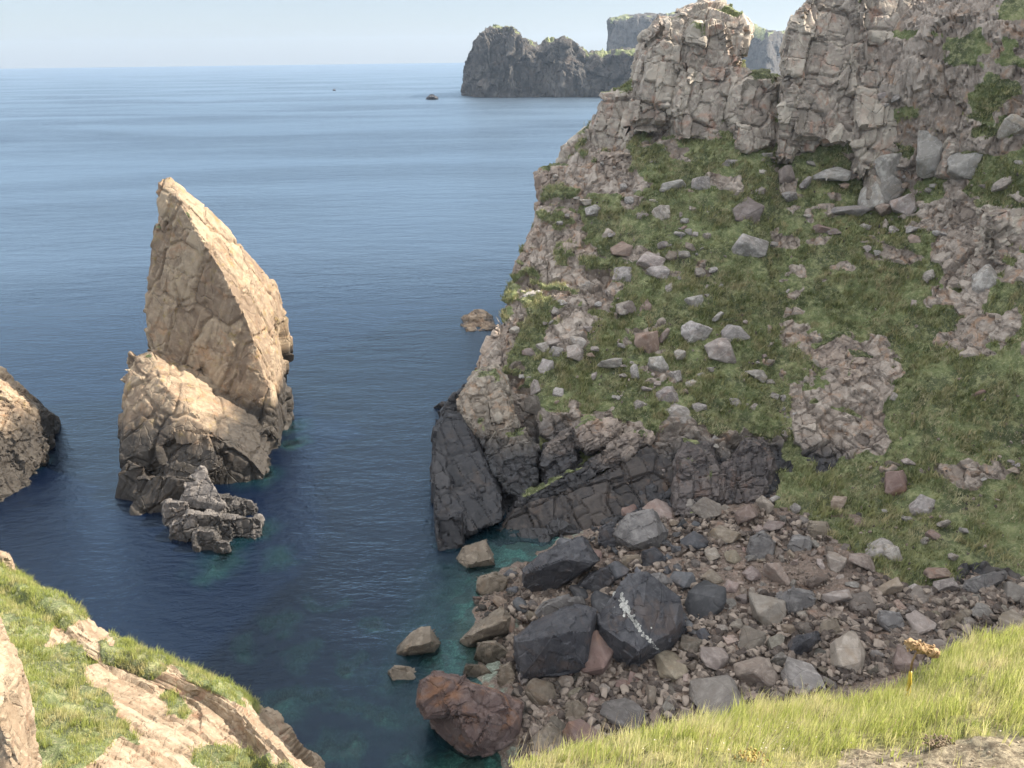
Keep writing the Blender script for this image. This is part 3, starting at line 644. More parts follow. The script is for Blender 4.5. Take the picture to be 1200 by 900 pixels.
rockmass('skerry', [pts((508, 478, 0, z), (512, 474, 0.6, z), (520, 473, .9, z), (526, 476, .5, z), (524, 481, -.6, z), (510, 481, -.6, z), (520, 470, -.5, z))], .1, bpy.data.materials['black_slab_rock'], (0, 0, 0), [((.8, .8, .8), .15, .8, .1)], 453, 'tiny black wave washed skerry just off the black slab', 'rock', fine=.05)
rockmass('skerry', [pts((498, 116.5, 0, z), (503, 113.2, 3, z), (509, 113.5, 3, z), (514, 116.8, 0, z), (505, 118, -2, z), (506, 110, -2, z), (514, 114, -2, z))], .9, bpy.data.materials['black_slab_rock'], (0, 0, 0), [((6, 6, 6), 1.0, .8, .4)], 455, 'far off dark skerry near the left end of the distant headland', 'rock', fine=.3)
rockmass('skerry', [pts((389, 106.2, 0, z), (391, 105.3, 2, z), (394, 106.3, 0, z), (391, 107.2, -2, z), (391, 104, -2, z), (394, 104.5, -2, z))], .9, bpy.data.materials['black_slab_rock'], (0, 0, 0), [((6, 6, 6), .6, .8, .3)], 457, 'speck of a dark skerry farthest out, left of the other skerries', 'rock', fine=.3)

# ================================================================== distant headlands
def farland(name, prof, Ys, lean, seed, amp, gsz, label, nr=150, nc=330, tough=.7):
    """prof: (px, top py, base py, Y at base)"""
    rows = []
    top = [P(a, b, Y + lean(a)) for a, b, c, Y in prof]
    back = [p + np.array([60 * (p[0] / p[1]), 60, -12]) for p in top]
    mid1 = [P(a, b + (c - b) * .22, Y + lean(a) * .35) for a, b, c, Y in prof]
    mid = [P(a, b + (c - b) * .6, Y + lean(a) * .12) for a, b, c, Y in prof]
    base = [P(a, c, Y) for a, b, c, Y in prof]
    low = [p + np.array([0, -2, -25]) for p in base]
    back2 = [p + np.array([0, 40, -60]) for p in back]
    Gf = loft([back2, back, top, mid1, mid, base, low], nr, nc)
    V = Gf.reshape(-1, 3); N = grid_normals(Gf).reshape(-1, 3)
    D, tone = rockdisp(V / gsz, (4, 8, 10), [((1, 1, 2.6), amp, .8, .2 * amp), ((.4, .4, .8), amp * .4, .8, .1 * amp), ((.16, .16, .3), amp * .15, .7, .03 * amp)], seed, .4)
    D += amp * 1.3 * fbm(V / (gsz * 2.2), 3, seed + 9)
    V2 = V + N * D[:, None]
    veg = np.clip((N[:, 2] - tough) * 3, 0, 1) * np.clip(.6 + 1.2 * fbm(V / gsz, 3, seed + 4), 0, 1)
    V3, c = rebase(V2)
    o = link(name, raw_mesh(name, V3, grid_faces(nr, nc), dict(tone=tone, veg=veg), True, 50), M_FARROCK, loc=c)
    return tag(o, label, 'headland')
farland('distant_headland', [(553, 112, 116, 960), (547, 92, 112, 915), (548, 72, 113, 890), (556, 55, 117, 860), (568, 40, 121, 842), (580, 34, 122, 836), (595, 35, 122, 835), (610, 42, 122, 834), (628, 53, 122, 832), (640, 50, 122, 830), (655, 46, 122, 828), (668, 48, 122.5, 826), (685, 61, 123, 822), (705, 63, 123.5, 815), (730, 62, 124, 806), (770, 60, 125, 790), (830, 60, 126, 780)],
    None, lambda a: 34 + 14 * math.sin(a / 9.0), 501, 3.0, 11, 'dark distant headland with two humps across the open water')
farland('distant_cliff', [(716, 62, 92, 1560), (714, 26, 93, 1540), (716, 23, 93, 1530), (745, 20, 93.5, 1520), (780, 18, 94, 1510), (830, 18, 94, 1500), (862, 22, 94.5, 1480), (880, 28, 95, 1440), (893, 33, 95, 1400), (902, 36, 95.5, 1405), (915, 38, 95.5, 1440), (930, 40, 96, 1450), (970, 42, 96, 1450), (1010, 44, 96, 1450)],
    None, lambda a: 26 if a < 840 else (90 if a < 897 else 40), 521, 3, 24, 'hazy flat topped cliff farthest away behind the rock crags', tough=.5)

# ================================================================== boulder prototypes
def proto(seed, kind):
    r = random.Random(seed)
    if kind == 'round': n, bev, sub = 26, .10, 2
    elif kind == 'slab': n, bev, sub = 14, .05, 2
    else: n, bev, sub = 15, .045, 2
    P_ = []
    for _ in range(n):
        v = Vector((r.gauss(0, 1), r.gauss(0, 1), r.gauss(0, 1))).normalized()
        if kind != 'round':
            m = max(abs(v.x), abs(v.y), abs(v.z)); v = v.lerp(v / m * .8, .62) * r.uniform(.82, 1.06)
        P_.append(v * .5)
    bm = hull_bm(P_)
    bmesh.ops.dissolve_limit(bm, angle_limit=R(14), verts=bm.verts, edges=bm.edges)
    bmesh.ops.bevel(bm, geom=list(bm.edges), offset=bev * .55, segments=1, profile=.6, affect='EDGES')
    bmesh.ops.triangulate(bm, faces=bm.faces)
    bmesh.ops.subdivide_edges(bm, edges=[e for e in bm.edges if e.calc_length() > .09], cuts=1, use_grid_fill=False)
    bmesh.ops.triangulate(bm, faces=bm.faces)
    bmesh.ops.subdivide_edges(bm, edges=[e for e in bm.edges if e.calc_length() > .09], cuts=1)
    bmesh.ops.triangulate(bm, faces=bm.faces)
    V = np.array([v.co[:] for v in bm.verts]); F = np.array([[v.index for v in f.verts] for f in bm.faces]) if bm.verts.index_update() is None else None
    bm.free()
    nrm = V / (np.linalg.norm(V, axis=1, keepdims=True) + 1e-6)
    V = V + nrm * (.022 * fbm(V * 3 + seed, 3, seed) + .012 * fbm(V * 9 + seed, 2, seed + 1))[:, None]
    V = V / (V.max(0) - V.min(0)).max()
    return V, F
PROTO = {k: [proto(1000 + 31 * i + 7 * len(k), k) for i in range(n)] for k, n in (('block', 16), ('slab', 8), ('round', 8))}
PM = {}
def boulder_mesh(kind, i, tone):
    key = (kind, i, tone)
    if key not in PM:
        V, F = PROTO[kind][i]
        me = raw_mesh('boulder', V, F, None, True, 22); me.materials.append(BOULDER[tone]); PM[key] = me
    return PM[key]
def put(kind, i, tone, p, size, rot, name='boulder', label=None, cat='boulder', group=None):
    o = bpy.data.objects.new(name, boulder_mesh(kind, i, tone)); COL.objects.link(o)
    o.location = p; o.scale = size; o.rotation_euler = rot
    return tag(o, label, cat, group)
def slant(p): return float((np.asarray(p) - EYE) @ FWD)

# big fallen blocks, each from its own outline
def hero(name, outline, inner, thick, mat, label, sink=.4, seed=0, rough=1.0, cat='boulder', lean=2.2, extra=None):
    A = np.array([(q[0], q[1]) for q in outline], float)
    bx_, by_ = A[:, 0].mean(), A[:, 1].max()
    g = on_bed(np.array(bx_), np.array(by_ - 4.0))
    if g[2] < -.35: g = Z(np.array(bx_), np.array(by_ - 4.0), -.35)
    Y0 = g[1]
    Yv = Y0 + (A[:, 1].max() - A[:, 1]) / 100.0 * lean + np.array([q[2] if len(q) > 2 else 0 for q in outline])
    pts_ = [P(A[:, 0], A[:, 1], Yv + .35 * thick)]
    c = A.mean(0)
    pts_.append(P(c[0] + (A[:, 0] - c[0]) * .8, c[1] + (A[:, 1] - c[1]) * .8, Yv + thick))
    if inner:
        I = np.array(inner, float); pts_.append(P(I[:, 0], I[:, 1], Y0 + (A[:, 1].max() - I[:, 1]) / 100 * lean + I[:, 2] * 1.9))
    else: pts_.append(P(c[0] + (A[:, 0] - c[0]) * .86, c[1] + (A[:, 1] - c[1]) * .86, Yv))
    low = pts_[0][A[:, 1] > A[:, 1].mean()] - np.array([0, 0, sink]); pts_.append(low)
    xs = [piece(e_, Y0 + d_, thick * .6, lean, .84) for e_, d_ in (extra or [])]
    o = rockmass(name, [np.concatenate(pts_)] + xs, .085, mat, (seed * 7 % 40, seed * 13 % 40, seed * 29 % 90), [((2.8, 2.6, 3.0), .05 * rough, .5, .05 * rough), ((1.1, 1.1, 1.2), .02 * rough, .5, .02 * rough)], 600 + seed, label, cat, fine=.022 * rough, sm=3, sharp=30)
    return o
def wm(name, base):  # same stone for single meshes: world-size texture
    return base
M_BDARK = mat_rock('fallen_block_black', (.033, .034, .041), (.053, .054, .063), (.088, .088, .096), (.115, .078, .058), .45, (.20, .20, .20), .22, k=1.1, rough=.6, bump=.5)
M_BGREY = mat_rock('fallen_block_grey', (.095, .09, .09), (.15, .142, .14), (.22, .21, .205), (.17, .13, .11), .25, (.26, .26, .26), .25, k=1.1, rough=.75, bump=.4)
M_BRED = mat_rock('fallen_block_red', (.085, .056, .05), (.13, .09, .083), (.18, .137, .125), (.26, .125, .06), .6, (.34, .31, .29), .2, wet=(-.3, .5, (.03, .025, .022)), k=1.0, bump=.5)
M_BTAN = mat_rock('fallen_block_tan', (.12, .10, .078), (.19, .16, .128), (.26, .222, .178), (.25, .17, .11), .3, (.33, .31, .27), .2, wet=(-.4, .5, (.035, .03, .022)), k=1.4, bump=.5)
H1 = hero('boulder', [(693, 745), (700, 726), (735, 672), (757, 668), (798, 700), (804, 733), (790, 762), (750, 790), (720, 786), (697, 762)], [(712, 738, .0), (748, 764, -.8), (790, 738, .1), (745, 700, .2)], 4.5, M_BDARK, 'huge black block with a white streak of droppings down its face', seed=1, rough=.7)
hero('boulder', [(600, 770), (602, 746), (625, 727), (678, 706), (700, 714), (697, 742), (690, 788), (662, 798), (612, 798)], [(604, 752, -.2), (650, 744, -.9), (690, 740, -.4), (612, 796, -.3), (688, 786, -.2)], 4.0, M_BDARK, 'massive dark block with a flat top and reddish brown front beside the shingle', seed=2, rough=.7)
hero('boulder', [(610, 668), (632, 650), (682, 626), (704, 655), (692, 667), (650, 690), (622, 704), (612, 692)], [(618, 672, -.2), (660, 655, -.4), (694, 660, -.3)], 3.0, M_BDARK, 'tilted dark slab with a clean pale upper edge below the rock wall', seed=3, rough=.6)
hero('boulder', [(716, 626), (734, 602), (766, 595), (784, 622), (776, 645), (745, 652), (728, 642)], [(742, 640, -.4), (772, 628, -.3)], 3.0, M_BGREY, 'large grey angular boulder at the top of the dark boulder pile', seed=4)
hero('boulder', [(512, 802), (545, 797), (580, 806), (613, 822), (613, 855), (606, 884), (580, 900), (540, 898), (515, 878), (506, 842)], [(540, 846, -.5), (578, 838, -.6), (556, 874, -.6), (600, 852, -.2)], 4.2, M_BRED, 'big reddish purple boulder standing in the water at the beach end', seed=5, rough=2.2, extra=[([(487, 822), (491, 797), (512, 786), (538, 796), (540, 826), (520, 840), (497, 843)], .3), ([(520, 812), (545, 800), (590, 812), (600, 830), (560, 842), (530, 836)], .2)])
hero('boulder', [(454, 770), (470, 752), (492, 735), (504, 733), (518, 754), (513, 768), (482, 780), (462, 776)], [(480, 758, -.3), (505, 752, -.3)], 2.2, M_BTAN, 'tan wedge shaped block lying apart in the shallows', seed=6)
hero('boulder', [(453, 787), (462, 779), (480, 780), (490, 795), (480, 808), (462, 808)], None, 1.6, M_BTAN, 'rounded tan boulder in the shallows in front of the wedge shaped block', seed=7)
hero('boulder', [(538, 750), (560, 728), (590, 709), (600, 722), (597, 742), (575, 752), (553, 766), (544, 762)], [(556, 742, -.3), (590, 728, -.3)], 2.0, M_BTAN, 'long split tan block pointing up from the water edge', seed=8)
hero('boulder', [(554, 770), (560, 752), (580, 750), (598, 764), (592, 780), (570, 784)], None, 1.8, M_BTAN, 'smooth rounded tan boulder under the long split block', seed=9)
hero('boulder', [(540, 790), (545, 776), (568, 778), (584, 792), (580, 800), (550, 798)], None, 1.8, M_BTAN, 'smooth flat boulder between the water and the reddish purple boulder', seed=10)
hero('boulder', [(580, 800), (584, 780), (598, 774), (606, 790), (602, 808), (590, 810)], None, 1.6, M_BTAN, 'smooth oval boulder touching the left side of the massive dark block', seed=11)
hero('boulder', [(533, 656), (542, 640), (570, 631), (580, 652), (583, 670), (562, 672), (540, 674)], [(548, 662, -.2), (574, 656, -.2)], 2.6, M_BTAN, 'square tan block wedged at the water line under the black slab', seed=12)
hero('boulder', [(556, 690), (560, 676), (580, 668), (596, 676), (594, 692), (580, 702), (562, 702)], None, 2.0, M_BTAN, 'rough tan boulder just below the square block at the water line', seed=13)
hero('boulder', [(622, 722), (634, 706), (655, 698), (682, 698), (690, 708), (660, 722), (630, 728)], None, 2.0, M_BGREY, 'flat pale grey boulder behind the massive dark block', seed=14)
hero('boulder', [(672, 690), (690, 670), (715, 662), (722, 680), (712, 694), (690, 700)], None, 2.0, M_BDARK, 'small black boulder between the tilted slab and the huge black block', seed=15)
hero('boulder', [(744, 690), (752, 674), (775, 670), (790, 682), (786, 694), (765, 700)], [(768, 684, -.5)], 1.6, M_BGREY, 'flat topped grey boulder perched on the shoulder of the huge black block', sink=.2, seed=16)
hero('boulder', [(726, 660), (732, 650), (750, 650), (756, 660), (748, 668), (732, 668)], None, 1.5, M_BTAN, 'light brown boulder among the black ones above the huge black block', seed=17)
hero('boulder', [(750, 660), (752, 645), (768, 640), (784, 655), (780, 668), (762, 668)], None, 1.5, M_BDARK, 'blue black boulder right of the light brown one', seed=18)
hero('boulder', [(700, 640), (702, 618), (716, 610), (726, 630), (722, 648)], None, 1.8, M_BDARK, 'black boulder squeezed against the left of the large grey angular boulder', seed=19)
hero('boulder', [(620, 880), (622, 866), (645, 845), (662, 860), (668, 874), (660, 888), (632, 890)], None, 1.6, M_BTAN, 'pale brown peaked boulder at the bottom of the beach', seed=20)
hero('boulder', [(660, 842), (662, 824), (678, 818), (688, 830), (686, 846), (672, 852)], None, 1.4, M_BTAN, 'brown squarish boulder in the lower shingle', seed=21)
hero('boulder', [(918, 770), (928, 746), (958, 738), (964, 752), (950, 766), (932, 778)], [(946, 750, -.4)], 1.8, M_BDARK, 'dark flat boulder in the middle of the rubble', seed=22)
hero('boulder', [(875, 650), (878, 630), (895, 620), (910, 635), (908, 652), (888, 660)], None, 1.8, M_BGREY, 'rounded grey boulder at the head of the shingle', seed=23)
hero('boulder', [(922, 640), (928, 626), (950, 628), (952, 645), (935, 652)], None, 1.5, M_BGREY, 'cracked grey boulder beside the rounded one at the head of the shingle', seed=24)
hero('boulder', [(946, 622), (950, 610), (970, 612), (976, 624), (966, 636), (952, 632)], None, 1.5, M_BTAN, 'pinkish brown boulder against the foot of the grass bank', seed=25)
hero('boulder', [(1126, 690), (1130, 680), (1160, 670), (1180, 668), (1182, 680), (1160, 692), (1138, 700)], None, 1.8, M_BGREY, 'long grey slab lying at the grass edge on the right', seed=26)
hero('boulder', [(1100, 738), (1104, 730), (1130, 712), (1140, 716), (1135, 726), (1110, 742)], None, 1.2, M_BTAN, 'narrow brown slab tilted in the rubble on the right', seed=27)
hero('boulder', [(905, 720), (908, 700), (930, 688), (955, 694), (958, 712), (935, 724)], None, 1.8, M_BGREY, 'broad grey boulder with a light speckled top in the rubble', seed=28)
hero('boulder', [(958, 745), (962, 730), (978, 722), (986, 738), (978, 750)], None, 1.4, M_BTAN, 'pale brown angular boulder right of the dark flat boulder', seed=29)
hero('boulder', [(1028, 728), (1030, 714), (1056, 718), (1064, 736), (1045, 748)], None, 1.6, M_BGREY, 'grey block with an angular face near the right rubble', seed=30)
# the crust of droppings on the huge block is a part of it
_mv = np.empty(len(H1.data.vertices) * 3, np.float32); H1.data.vertices.foreach_get('co', _mv); _mv = _mv.reshape(-1, 3)
_mf = np.empty(len(H1.data.loops), np.int32); H1.data.loops.foreach_get('vertex_index', _mf); _mf = _mf.reshape(-1, 4)
_loc = np.array(H1.location)
_bv = BVHTree.FromPolygons([tuple(v) for v in _mv + _loc], [tuple(f) for f in _mf])
bm = bmesh.new()
for i in range(170):
    f = random.random() ** 1.3; wdt = 3.2 * (1 - .7 * f)
    a = np.interp(f, [0, .3, .6, 1], [728, 738, 752, 772]) + random.gauss(0, wdt * .6); b = np.interp(f, [0, .3, .6, 1], [703, 722, 741, 762]) + random.gauss(0, wdt * .8)
    if random.random() < .05: a += random.uniform(-16, 12); b -= random.uniform(0, 12)
    d = ray(np.array(a), np.array(b)); d /= np.linalg.norm(d); hit = _bv.ray_cast(Vector(EYE), Vector(d))
    if hit[0] is None: continue
    nrm = hit[1] if hit[1].dot(Vector(d)) < 0 else -hit[1]; u = nrm.orthogonal().normalized(); v = nrm.cross(u); r = random.uniform(.03, .17) * (1.15 - .75 * f)
    top = [bm.verts.new(hit[0] + nrm * (.008 + .00008 * i) - Vector(_loc) + (u * math.cos(q) + v * math.sin(q)) * r * random.uniform(.6, 1.2)) for q in [6.283 * j / 8 for j in range(8)]]
    low = [bm.verts.new(t_.co - nrm * .06 + (t_.co - top[0].co) * .0) for t_ in top]
    bm.faces.new(top)
    for j in range(8): bm.faces.new((top[j], low[j], low[(j + 1) % 8], top[(j + 1) % 8]))
me = bpy.data.meshes.new('droppings'); bm.to_mesh(me); bm.free()
DR = link('droppings', me, mat_plain('white_droppings', (.20, .20, .19), (.50, .50, .47), 6), H1); DR['kind'] = 'stuff'
# remaining countable boulders
BEACH_POLY = [(555, 705), (600, 670), (690, 630), (740, 600), (790, 590), (840, 582), (905, 576), (955, 612), (1000, 650), (1030, 676), (1070, 692), (1130, 682), (1215, 680), (1230, 790), (1100, 830), (900, 880), (760, 900), (700, 905), (610, 905), (615, 850), (600, 800)]
taken = []
for o in [o for o in COL.objects if o.name.startswith('boulder')]:
    q = np.array([tuple(o.matrix_basis.translation)]); x, y, w = proj(q); taken.append((float(x[0]), float(y[0]) - 18, 20.0))
pool = []
tries = 0
while len(pool) < 265 and tries < 60000:
    tries += 1
    a = random.uniform(550, 1215); b = random.uniform(596, 890)
    if not inpoly(np.array([a]), np.array([b]), BEACH_POLY)[0]: continue
    edge = 873 - (a - 640) * .24
    if b > edge + 12: continue
    near = (b - 600) / 280
    s = random.choice((10, 12, 13, 14, 16, 18, 20, 24, 30) if tries > 900 else (24, 28, 32, 36)) * (.66 + .7 * near)
    if 850 < a < 960 and 640 < b < 700: s *= .75
    if a > 1040: s *= .9
    if any((a - x) ** 2 + (b - y) ** 2 < (.62 * (s + r)) ** 2 for x, y, r in taken): continue
    taken.append((a, b, s)); pool.append((a, b, s))
GRP = 'loose boulders of the cove beach'
for a, b, s in pool:
    g = on_bed(np.array(a), np.array(b)); sz = s / FPX * slant(g) * 1.4
    if a < 855 and 605 < b < 765 and a > 600 and random.random() < .78 * min(1, (870 - a) / 90): tone = 'dark'
    elif 820 < a < 1000 and b < 720: tone = random.choice(('pink', 'pink', 'brown', 'grey'))
    elif a < 760: tone = random.choice(('brown', 'brown', 'brown', 'red', 'grey'))
    else: tone = random.choice(('brown', 'grey', 'brown', 'pink', 'grey', 'brown'))
    kind = 'round' if (a < 700 and random.random() < .5) else random.choice(('block', 'block', 'block', 'slab'))
    sc = (sz * random.uniform(.95, 1.3), sz * random.uniform(.75, 1.05), sz * (random.uniform(.35, .5) if kind == 'slab' else random.uniform(.6, .85)))
    if tone == 'dark': lab, gr = 'loose black boulder heaped between the rock wall and the huge black block', 'loose black boulders'
    elif a > 1010: lab, gr = 'loose angular boulder in the right-hand rubble below the grass bank', 'loose boulders on the right of the beach'
    elif a < 760: lab, gr = 'loose brown boulder on the lower left of the beach by the foreground grass', 'loose boulders on the lower left of the beach'
    elif b < 700: lab, gr = 'loose pinkish boulder on the pale shingle at the beach head', 'loose boulders at the head of the beach'
    else: lab, gr = 'loose boulder packed among others in the middle of the rubble beach', 'loose boulders in the middle of the beach'
    put(kind, random.randrange(len(PROTO[kind])), tone, (g[0], g[1], g[2] + sc[2] * .22), sc, (random.uniform(-.45, .45), random.uniform(-.45, .45), random.uniform(0, 6.28)), 'boulder', lab, 'boulder', gr)
# the uncountable rubble between them
def scatter_mesh(name, items, mat, kind='stuff', label=None, cat=None):
    Vs, Fs, off = [], [], 0
    for (k, i, p, sc, rot) in items:
        V, F = PROTO[k][i]
        Rm = np.array(Euler(rot).to_matrix())
        Vs.append((V * np.array(sc)) @ Rm.T + p); Fs.append(F + off); off += len(V)
    o = link(name, raw_mesh(name, np.concatenate(Vs), np.concatenate(Fs), dict(tone=np.repeat(RNG.uniform(-1, 1, len(items)), [len(PROTO[it[0]][it[1]][0]) for it in items])), True, 30), mat)
    return tag(o, label, cat, None, kind)
def mini(seed):
    r = random.Random(seed); bm = hull_bm([Vector((r.gauss(0, 1), r.gauss(0, 1), r.gauss(0, 1))).normalized() * r.uniform(.42, .55) for _ in range(11)])
    bmesh.ops.bevel(bm, geom=list(bm.edges), offset=.035, segments=1, affect='EDGES'); bmesh.ops.triangulate(bm, faces=bm.faces)
    bm.verts.index_update(); V = np.array([v.co[:] for v in bm.verts]); F = np.array([[v.index for v in f.verts] for f in bm.faces]); bm.free(); return V, F
PROTO['mini'] = [mini(70 + i) for i in range(14)]
M_RUB = mat_rock('rubble_stone', (.065, .052, .046), (.165, .135, .114), (.30, .25, .21), (.28, .18, .12), .4, (.34, .31, .28), .3, wet=(-.2, .7, (.03, .028, .024)), k=1.6, tonek=.95)
items = []
while len(items) < 7000:
    a = random.uniform(540, 1225); b = random.uniform(600, 905)
    if not inpoly(np.array([a]), np.array([b]), BEACH_POLY)[0]: continue
    if b > 873 - (a - 640) * .24 + 14: continue
    fine_ = 840 < a < 1000 and 640 < b < 700
    items.append((a, b, fine_))
arr = np.array([(a, b) for a, b, f in items]); gp = on_bed(arr[:, 0], arr[:, 1])
out = []
for (a, b, f), g in zip(items, gp):
    s = random.uniform(.14, .34) if f else random.choice((.25, .35, .45, .6, .8)) * random.uniform(.8, 1.25)
    out.append(('mini', random.randrange(14), g + np.array([0, 0, s * random.uniform(.0, .35)]), (s * random.uniform(.8, 1.4), s, s * random.uniform(.5, .9)), (random.uniform(-.6, .6), random.uniform(-.6, .6), random.uniform(0, 6.3))))
scatter_mesh('rubble', out, M_RUB, 'stuff', 'loose stones and shingle filling the gaps between the beach boulders', 'rubble')

# ================================================================== single rocks in the grass of the slope
SR = [  # px, py, width, height, tone, kind, label
    (729, 292, 26, 16, 'pink', 'block', 'orange brown rock in the grass right of the rust streaked buttress'),
    (764, 306, 32, 18, 'pale', 'block', 'pale rectangular block with white lichen, upper one of two stacked blocks'),
    (770, 322, 28, 18, 'pale', 'block', 'grey block directly under the white lichened block'),
    (734, 323, 28, 20, 'pale', 'block', 'square grey block left of the two stacked blocks'),
    (788, 299, 14, 10, 'brown', 'block', 'small brown block at the left end of the short row of rocks'),
    (805, 299, 22, 9, 'pale', 'slab', 'flat grey slab at the right end of the short row of rocks'),
    (810, 290, 14, 10, 'pink', 'block', 'pinkish rock behind the flat grey slab'),
    (812, 353, 24, 18, 'pale', 'block', 'lone grey boulder in the open grass of the upper slope'),
    (816, 389, 34, 24, 'pale', 'block', 'broad dome shaped grey boulder in the middle of the slope'),
    (843, 414, 36, 36, 'pale', 'block', 'largest cracked grey boulder in the middle of the slope'),
    (862, 392, 30, 20, 'pale', 'slab', 'dark grey outcrop up and right of the cracked boulder'),
    (797, 417, 14, 14, 'pale', 'block', 'small pale square rock left of the cracked boulder'),
    (760, 402, 28, 32, 'pink', 'block', 'upright twin pinkish rock standing in the grass'),
    (777, 393, 12, 18, 'pink', 'block', 'narrow pinkish rock right of the upright twin rock'),
    (738, 362, 16, 20, 'pink', 'block', 'orange tinted rock with split face in the upper grass'),
    (735, 360, 26, 20, 'pale', 'block', 'grey rock beside the orange tinted split rock'),
    (757, 362, 14, 20, 'pink', 'block', 'small upright orange rock right of the grey rock'),
    (653, 402, 24, 12, 'pink', 'slab', 'flat pink slab at the left of the slope'),
    (675, 402, 22, 14, 'pale', 'block', 'grey block with pale top beside the flat pink slab'),
    (676, 413, 24, 18, 'pale', 'block', 'grey block tucked below the pale topped block'),
    (652, 412, 16, 12, 'pale', 'block', 'small grey rock under the flat pink slab'),
    (746, 437, 14, 20, 'pale', 'slab', 'upright grey rock below the upright twin rock'),
    (772, 428, 20, 22, 'pale', 'block', 'dark triangular rock in the middle grass'),
    (790, 440, 16, 14, 'pale', 'block', 'small dark rock right of the dark triangular rock'),
    (752, 477, 20, 16, 'pale', 'block', 'blue grey rock in the lower slope grass'),
    (782, 466, 26, 26, 'pale', 'block', 'split grey rock, upper left one of the lower slope cluster'),
    (798, 487, 34, 22, 'pale', 'slab', 'long grey rock, lowest one of the lower slope cluster'),
    (820, 480, 18, 15, 'pale', 'block', 'small rounded rock at the right end of the lower slope cluster'),
    (776, 250, 22, 20, 'pale', 'block', 'dark grey rock high in the grass below the turreted crag'),
    (788, 218, 30, 16, 'pale', 'block', 'pinkish grey rock near the top of the grass slope'),
    (823, 217, 22, 22, 'pale', 'block', 'angular grey rock near the top of the grass slope'),
    (695, 246, 18, 16, 'pale', 'block', 'grey rock at the top left of the grass beside the column buttress'),
    (876, 248, 34, 30, 'pink', 'block', 'reddish rock with an arched top left of the dark gully'),
    (880, 289, 42, 26, 'pale', 'block', 'wide jointed grey rock left of the dark gully'),
    (828, 278, 10, 9, 'pale', 'block', 'very small grey rock in the upper middle grass'),
    (822, 320, 16, 12, 'pink', 'block', 'small brown rock right of the stacked blocks'),
    (857, 192, 24, 10, 'pale', 'slab', 'flat pale slab just under the turreted crag'),
    (740, 236, 16, 10, 'pale', 'slab', 'little grey slab in the grass under the crag foot'),
    (969, 208, 44, 18, 'pale', 'slab', 'pale flat slab in the grass at the foot of the tallest crag'),
    (1034, 198, 32, 42, 'pale', 'block', 'pale grey block, upper one of the leaning pair under the tallest crag'),
    (1040, 222, 34, 34, 'pale', 'block', 'pale bulky block, lower one of the leaning pair under the tallest crag'),
    (1000, 247, 44, 14, 'pale', 'slab', 'whitish lichened slab left of the leaning pair'),
    (1022, 232, 26, 34, 'pale', 'slab', 'whitish tilted slab touching the leaning pair'),
    (1036, 246, 18, 14, 'pink', 'block', 'orange brown rock under the leaning pair'),
    (1062, 240, 30, 26, 'pale', 'block', 'dark grey block right of the leaning pair'),
    (943, 214, 14, 14, 'pale', 'block', 'small pale rock left of the pale flat slab'),
    (922, 205, 16, 22, 'pink', 'block', 'pink rock beside the top of the dark gully'),
    (1090, 180, 40, 50, 'pale', 'slab', 'tall purplish slab leaning between the two right-hand crags'),
    (1130, 190, 34, 40, 'pale', 'block', 'rough purplish block right of the tall purplish slab'),
    (1180, 215, 32, 18, 'pale', 'slab', 'pale slab in the grass near the right edge'),
    (1190, 150, 40, 26, 'pale', 'block', 'white lichened block under the corner crag'),
    (1053, 568, 30, 34, 'red', 'block', 'reddish knob of rock in the lower right grass bank'),
    (1082, 592, 22, 24, 'pale', 'block', 'pale grey rock beside the reddish knob'),
    (1030, 645, 30, 38, 'pale', 'block', 'dark upright rock where the grass bank meets the rubble'),
    (1046, 650, 20, 26, 'pale', 'block', 'black faced rock right of the dark upright rock'),
    (996, 655, 18, 14, 'pale', 'block', 'small grey rock left of the dark upright rock'),
    (1046, 545, 16, 10, 'brown', 'block', 'small brown rock above the reddish knob'),
    (908, 586, 12, 12, 'pale', 'slab', 'pale upright stone at the corner of the shingle and the grass'),
    (982, 590, 26, 16, 'pink', 'block', 'pale broken rock in the grass above the shingle'),
    (1103, 672, 36, 12, 'brown', 'slab', 'flat brown slab with a notched top on the grass bank'),
    (1083, 633, 9, 10, 'pale', 'slab', 'tiny pale stone in the middle of the grass bank'),
    (1145, 462, 18, 12, 'red', 'block', 'red earth coloured rock high on the right grass bank'),
    (1145, 555, 14, 9, 'brown', 'block', 'little brown rock on the terrace of the right grass bank'),
    (1070, 690, 16, 12, 'pale', 'block', 'grey stone at the lower rim of the grass bank'),
    (640, 430, 20, 18, 'pale', 'block', 'grey pale rock near the left edge of the slope grass'),
    (655, 460, 14, 12, 'pale', 'block', 'small blue grey rock below the left slope rocks'),
    (628, 455, 12, 18, 'pale', 'slab', 'upright narrow rock right of the rounded buttress'),
    (627, 475, 22, 22, 'brown', 'block', 'brown cracked block right of the rounded buttress'),
    (715, 425, 30, 12, 'pale', 'slab', 'dark low ledge rock in the left middle grass'),
    (886, 478, 16, 10, 'pale', 'slab', 'low dark rock near the gully in the lower grass'),
    (885, 440, 24, 14, 'pale', 'slab', 'dark flat outcrop in the grass left of the gully'),
    (820, 440, 10, 8, 'pale', 'block', 'little dark stone under the cracked boulder'),
    (1158, 330, 30, 34, 'pale', 'slab', 'sloping purplish face rock on the reddish buttress'),
]
for i, (a, b, w, h, tone, kind, lab) in enumerate(SR):
    p, n = hill_at(np.array(float(a)), np.array(float(b)))
    if p is None: continue
    k = slant(p) / FPX; W_, H_ = w * k * 1.12, h * k * 1.12
    idx = (i * 5 + 3) % len(PROTO[kind])
    dz = {'slab': .55}.get(kind, .8) * (W_ + H_) / 2
    put(kind, idx, tone, p - n * dz * .02, (W_, dz, H_), (random.uniform(-.3, .1), random.uniform(-.25, .25), random.uniform(-.35, .35)), 'rock', lab, 'rock')
